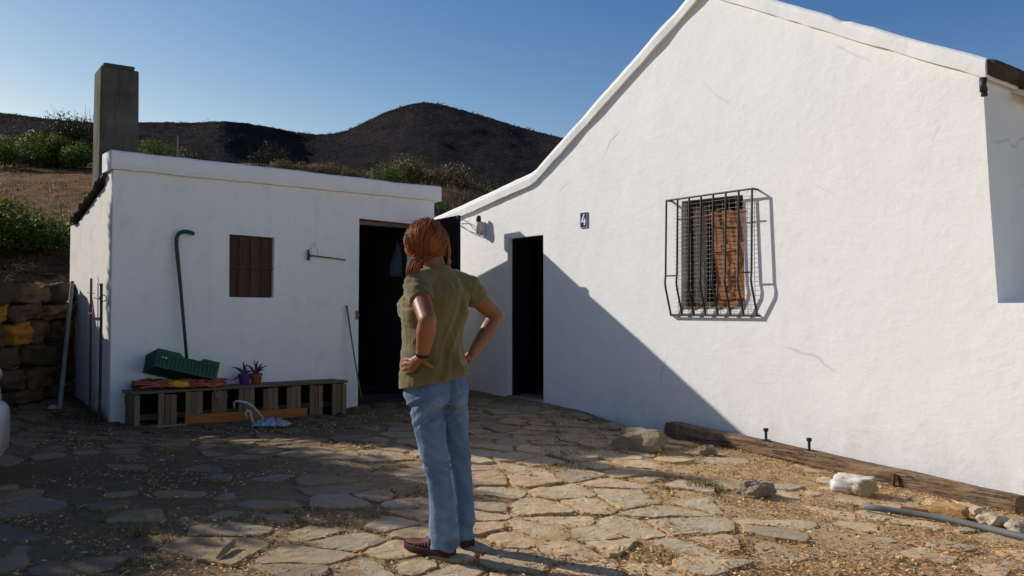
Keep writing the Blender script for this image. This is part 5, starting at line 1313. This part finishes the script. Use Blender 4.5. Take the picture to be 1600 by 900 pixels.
# ---- jeans
mb = MB()
torso_rings(mb, [(584, 679, .160, .126, 0), (600, 680, .163, .130, 0), (618, 681, .160, .130, 0), (632, 681, .145, .115, 0)])
for sg in (-1, 1): ell(mb, pp(680.5, 612, 0) - FW * .058 + RT * (.070 * sg), (.078, .082, .092))
JL = [(668, 628, -.05, .090), (669.5, 650, -.055, .084), (672.5, 675, -.06, .077), (677, 700, -.068, .0695), (681, 718, -.072, .0665), (686, 745, -.062, .0615), (690, 775, -.055, .0605), (692, 805, -.05, .0635), (692.5, 835, -.047, .069), (692.5, 857, -.045, .0715)]
JR = [(704, 628, .06, .085), (706.5, 650, .065, .079), (709.5, 675, .075, .072), (713.5, 700, .085, .0655), (716.5, 718, .092, .062), (720, 745, .105, .058), (723, 775, .115, .056), (725, 805, .12, .056), (726, 828, .125, .0575), (726.5, 843, .125, .059)]
for L_ in (JL, JR): mb.tube([pp(a, b, c) for a, b, c, r in L_], [r for *_, r in L_], 24)
kz = pp(680, 718, 0).z - WO.z
def jean_disp(c, n):
    q = c - WO; z = q.z; d = 0; rg = lambda v: 1 - 2 * abs(NZ.noise(v))
    d += .010 * math.exp(-((z - kz) / .085) ** 2) * (rg(V3((q.x * 5 + q.y * 3, z * 24 + q.x * 9, 2))) - .4)
    d += .0035 * NZ.noise(V3((q.x * 14, q.y * 14, z * 7 + 4))) + .003 * (rg(V3((q.x * 15 + z * 7, q.y * 15, z * 9))) - .4)
    lo = 1 - sstep(.04, .34, z); d += lo * .014 * (rg(V3((q.x * 8 + z * 7, q.y * 8 - z * 5, z * 12 + q.x * 8))) - .4)
    th = sstep(.60, .72, z) * (1 - sstep(.80, .86, z)); d += th * .008 * (rg(V3((q.x * 6 + 5, z * 22 - q.x * 18, q.y * 6))) - .4)
    cr = (c - pp(686, 607, 0)).dot(RT); bk = max(0, -n.dot(FW))             # crease between the seat halves
    if z > .70: d -= .022 * bk * math.exp(-(cr / .014) ** 2) * sstep(.70, .76, z)
    return d
axL = [(pp(a, b, c), r) for a, b, c, r in JL]; axR = [(pp(a, b, c), r) for a, b, c, r in JR]
def seam(c, n):
    z = c.z; best = 0
    for ax, off in ((axL, RT * -1), (axR, RT)):
        for i in range(len(ax) - 1):
            z1, z0 = ax[i][0].z, ax[i + 1][0].z
            if z0 <= z <= z1:
                p = ax[i + 1][0].lerp(ax[i][0], (z - z0) / (z1 - z0)); v = c - p; v.z = 0
                if v.length < .1 and v.length > 1e-4:
                    ang = abs(v.normalized().dot(off.cross(V3((0, 0, 1))))); best = max(best, (1 - min(1, ang / .09)) * (1 if v.dot(off) > 0 else 0))
    return best
jeans = finish(remesh(mb, .0062, 4), 'jeans', MAT['denim'], jean_disp, {
    'wear': lambda c, n: min(1, max(0, .35 + 25 * jean_disp(c, n) + .25 * max(0, n.dot(FW)) + .35 * math.exp(-((c.z - WO.z - kz) / .12) ** 2) * max(0, n.dot(FW)) + .3 * (1 if c.z - WO.z < .055 else 0))), 'seam': seam})
# ---- shoes
def shoe(heel, toe):
    d = (toe - heel); d.z = 0; L = .285; d.normalize(); s = V3((d.y, -d.x, 0)); z0 = min(gz(heel.x, heel.y), gz(toe.x, toe.y)) + .022
    h0 = V3((heel.x, heel.y, z0)) - d * .01
    secs = [(0.0, .026, .062, .012), (.03, .035, .085, .0), (.10, .038, .098, 0), (.20, .037, .100, 0), (.32, .037, .098, 0), (.45, .040, .085, 0), (.58, .045, .070, 0), (.72, .047, .060, .002), (.85, .042, .054, .005), (.95, .030, .046, .010), (1.0, .014, .036, .016)]
    m = MB(); rings = []
    for f, hw, h, lift in secs:
        r = []
        for j in range(18):
            th = 2 * pi * j / 18; c_, s_ = cos(th), sin(th); yy = hw * abs(c_) ** .8 * (1 if c_ > 0 else -1) * (1 - .22 * max(0, s_)); zz = .028 + (h - .028) * (.5 + .5 * s_ * 1.0)
            r.append(h0 + d * (L * f) + s * yy + V3((0, 0, max(.022, zz) + lift)))
        rings.append(r)
    m.loft(rings); o = m.build('shoe', MAT['shoe'], woman, smooth=True, world=True, norm=True); ss = o.modifiers.new('sub', 'SUBSURF'); ss.levels = 1; ss.render_levels = 2
    m = MB(); rings = []
    for f, hw, h, lift in secs:
        f2 = -.012 + f * 1.03; w = hw + .005; r = []
        for yy, zz in ((-w, .034), (-w * 1.03, .018), (-w * .96, 0), (w * .96, 0), (w * 1.03, .018), (w, .034)): r.append(h0 + d * (L * f2) + s * yy + V3((0, 0, zz + lift * .9)))
        rings.append(r)
    m.loft(rings); bevel(m.build('sole', MAT['sole'], o, world=False), .004, 1)
    so_ = bpy.data.objects[o.children[0].name]; 
    for v in so_.data.vertices: v.co -= WO
    m = MB()
    for k in range(6):
        f = .36 + .075 * k; hw = .040; zt = .096 - .011 * k
        for sg in (-1, 1):
            m.tube([h0 + d * (L * (f + .01)) + s * (sg * .008) + V3((0, 0, zt + .006)), h0 + d * (L * f) + s * (sg * .030) + V3((0, 0, zt - .012)), h0 + d * (L * (f - .04)) + s * (sg * (hw + .006)) + V3((0, 0, .042))], [.004, .0055, .004], 6)
    for k in range(4): f = .40 + .07 * k; m.tube([h0 + d * (L * f) - s * .018 + V3((0, 0, .094 - .010 * k)), h0 + d * (L * (f + .03)) + s * .018 + V3((0, 0, .092 - .010 * k))], .003, 6)
    for v in range(len(m.V)): m.V[v] = tuple(V3(m.V[v]) - WO)
    m.build('lacing', MAT['shoe_trim'], o, smooth=True)
shoe(heelL, toeL); shoe(heelR, toeR)
# ---- hair: cap plus combed strands gathered into a low side ponytail
mb = MB()
TIE = pp(657, 409, -.10)
bmb = bmesh.new(); bmesh.ops.create_icosphere(bmb, subdivisions=5, radius=1)
def hair_r(dv):
    "radius of the hair surface along local direction dv (x right, y face, z up)"
    rx, ry, rz = .0925, .116, .120
    k = 1 / sqrt((dv.x / rx) ** 2 + (dv.y / ry) ** 2 + (dv.z / rz) ** 2); return k * (1 + .045 * nz(dv.x * 5 + 3, dv.y * 5, dv.z * 2.2) + .020 * nz(dv.x * 12, dv.y * 12, dv.z * 5))
vs = []; keep = []
for v in bmb.verts:
    dv = v.co.normalized(); k = hair_r(dv) * (1 + .022 * nz(dv.x * 9, dv.z * 2.5, dv.y * 4) + .05 * max(0, -dv.y) * max(0, -dv.z))
    if dv.y > .25 and dv.z < .55 + .15 * abs(dv.x): k = min(k, .078)                # leave the face free
    if dv.z < -.35: k *= 1 - .22 * sstep(.35, .95, -dv.z)
    vs.append(HEADC + HM @ (dv * k) + V3((0, 0, .006)))
mb.add(vs, [tuple(v.index for v in f.verts) for f in bmb.faces]); bmb.free()
hair = mb.build('hair', MAT['hair'], woman, smooth=True, world=True)
mb = MB(); R7 = random.Random(77); NL = len(hair.data.vertices)
TL = HM.transposed() @ (TIE - HEADC); TD = TL.normalized()
for k in range(3200):
    # start along the hairline / crown, comb over the skull to the tie
    th = R7.uniform(0, 2 * pi); el = R7.uniform(-.35, 1.25)
    s0 = V3((cos(th) * cos(el), sin(th) * cos(el), sin(el)))
    if s0.y > .55 and s0.z < .45: continue
    if s0.dot(TD) > .93: continue
    ax = s0.cross(TD)
    if ax.length < .05: continue
    ax.normalize(); tot = s0.angle(TD); pts = []; n = 11; ph = R7.uniform(0, 9); amp = R7.uniform(.0, .035); lift = R7.uniform(-.001, .0045) + (.012 if R7.random() < .06 else 0)
    f1 = R7.uniform(.75, 1.0)
    for q in range(n):
        f = q / (n - 1) * f1; dv = Matrix.Rotation(tot * f, 3, ax) @ s0; dv = (dv + ax * (amp * sin(f * 7 + ph) + .22 * sin(pi * f) * nz(th * 2, el * 2, 5))).normalized()
        kk = hair_r(dv) * (1 + .05 * max(0, -dv.y) * max(0, -dv.z)); 
        if dv.z < -.35: kk *= 1 - .22 * sstep(.35, .95, -dv.z)
        dv = (dv + ax * (.030 * nz(f * 5, ph * 3) + .012 * nz(f * 16, ph * 5))).normalized(); g_ = sstep(.72, 1.0, f); p = dv * (kk + .0015 + lift * sin(pi * f)); p = p.lerp(TL + V3((R7.gauss(0, .008), 0, R7.gauss(0, .008))), g_ * .9)
        pts.append(HEADC + HM @ p + V3((0, 0, .006)))
    w = R7.uniform(.0005, .0013); mb.tube(pts, [w * (.35 + .9 * sin(pi * min(.97, .05 + q / n))) for q in range(n)], 5, False, R7.random())
# flyaways
for k in range(260):
    th = R7.uniform(0, 2 * pi); el = R7.uniform(-.5, 1.4); dv = V3((cos(th) * cos(el), sin(th) * cos(el), sin(el)))
    if dv.y > .4: continue
    a = dv * hair_r(dv); tng = V3((R7.gauss(0, 1), R7.gauss(0, 1), R7.gauss(-.4, 1))).normalized(); pts = [HEADC + HM @ (a * .98), HEADC + HM @ (a * 1.03 + tng * .012), HEADC + HM @ (a * R7.uniform(1.02, 1.09) + tng * .03)]
    mb.tube(pts, [.0009, .0007, .0003], 4, False, R7.random())
# strand falling on the right side of the neck
for k in range(60):
    x0 = R7.uniform(-.012, .012); pts = [pp(699 + R7.gauss(0, 1.2), 372 + R7.uniform(-5, 5), .02), pp(702 + R7.gauss(0, 1), 392, .0 + x0), pp(701.5 + R7.gauss(0, 1.4), 409, -.005 + x0), pp(699 + R7.gauss(0, 1.6), 421 + R7.uniform(-5, 2), -.01 + x0)]
    mb.tube(pts, [.002, .0024, .0022, .0006], 5, False, R7.random())
# ponytail
for k in range(420):
    o_ = V3((R7.gauss(0, .010), R7.gauss(0, .010), R7.gauss(0, .009))); sp_ = R7.uniform(.6, 1.6); ln = R7.uniform(.72, 1.05)
    pts = []
    for q, (px, py, dy) in enumerate(((657, 408, -.10), (651, 409, -.122), (647, 415, -.13), (644, 423, -.132), (641.5, 431, -.126), (641, 436, -.12))):
        f = q / 5; p = pp(px, py, dy) + o_ * (.5 + .85 * sin(pi * min(1, f * .85 + .1)) * sp_ * .8) * (1 if f < .9 else .6) + V3((.005 * nz(k * .7, f * 3), .005 * nz(k * .9, f * 3 + 4), .004 * nz(k, f * 2)))
        pts.append(p if f <= ln else pts[-1] + V3((.0005, 0, -.002)))
    w = R7.uniform(.0008, .0018); mb.tube(pts, [w * .8, w, w * 1.1, w, w * .7, w * .2], 5, False, R7.random())
# merge strands into the hair mesh
vs = [V3(v) - WO for v in mb.V]; cap = hair.data
allv = [v.co.copy() for v in cap.vertices] + vs; base = len(cap.vertices); ff = [tuple(p.vertices) for p in cap.polygons] + [tuple(i + base for i in f) for f in mb.F]; tt = [.25] * len(cap.polygons) + mb.T
me = bpy.data.meshes.new('hair'); me.from_pydata([tuple(v) for v in allv], [], ff); me.materials.append(MAT['hair'])
at = me.attributes.new('tint', 'FLOAT', 'FACE'); at.data.foreach_set('value', tt); me.polygons.foreach_set('use_smooth', [True] * len(ff)); hair.data = me
mb = MB(); d = (pp(651, 409, -.122) - TIE).normalized(); mb.tube([TIE - d * .006, TIE, TIE + d * .010], [.021, .025, .021], 14); mb.build('hair_tie', MAT['band'], hair, smooth=True, world=False)
ht = [c for c in hair.children][0]
for v in ht.data.vertices: v.co -= WO
# ------------------------------------------------------------------ light
LDIR = V3((1, -.42, -.61)).normalized()
EL = math.asin(-LDIR.z); ROT = atan2(-LDIR.x, -LDIR.y)
world = bpy.data.worlds.new('World'); scene.world = world; world.use_nodes = True
wt = world.node_tree; wt.nodes.clear(); wo = wt.nodes.new('ShaderNodeOutputWorld'); bg = wt.nodes.new('ShaderNodeBackground'); sky = wt.nodes.new('ShaderNodeTexSky')
sky.sky_type = 'NISHITA'; sky.sun_disc = False; sky.sun_elevation = EL; sky.sun_rotation = ROT; sky.altitude = 200; sky.air_density = 1.0; sky.dust_density = .25; sky.ozone_density = 3.2
bg.inputs['Strength'].default_value = .125
sep = wt.nodes.new('ShaderNodeSeparateColor'); comb = wt.nodes.new('ShaderNodeCombineColor'); wt.links.new(sky.outputs[0], sep.inputs[0])
for i, (mx, pw, k) in enumerate(((4.0, 2.2, .0414 / .115), (6.5, 1.7, .0419 / .115), (10.0, 1.05, .0882 / .115))):      # deeper blue away from the sun, as in very dry clear air
    a = wt.nodes.new('ShaderNodeMath'); a.operation = 'MINIMUM'; a.inputs[1].default_value = mx; wt.links.new(sep.outputs[i], a.inputs[0])
    b = wt.nodes.new('ShaderNodeMath'); b.operation = 'POWER'; b.inputs[1].default_value = pw; wt.links.new(a.outputs[0], b.inputs[0])
    c = wt.nodes.new('ShaderNodeMath'); c.operation = 'MULTIPLY'; c.inputs[1].default_value = k; wt.links.new(b.outputs[0], c.inputs[0]); wt.links.new(c.outputs[0], comb.inputs[i])
wt.links.new(comb.outputs[0], bg.inputs[0]); wt.links.new(bg.outputs[0], wo.inputs[0])
sd = bpy.data.lights.new('sun', 'SUN'); sd.energy = 4.7; sd.angle = radians(.53); sd.color = (1.0, .935, .85)
so = bpy.data.objects.new('sun', sd); COL.objects.link(so); so.rotation_euler = LDIR.to_track_quat('-Z', 'Y').to_euler(); so.location = (-30, 12, 25)
scene.view_settings.view_transform = 'Standard'; scene.view_settings.look = 'None'; scene.view_settings.exposure = 0; scene.view_settings.gamma = 1
scene.render.engine = 'CYCLES'; scene.cycles.use_denoising = True; scene.cycles.max_bounces = 6; scene.cycles.caustics_reflective = False; scene.cycles.caustics_refractive = False
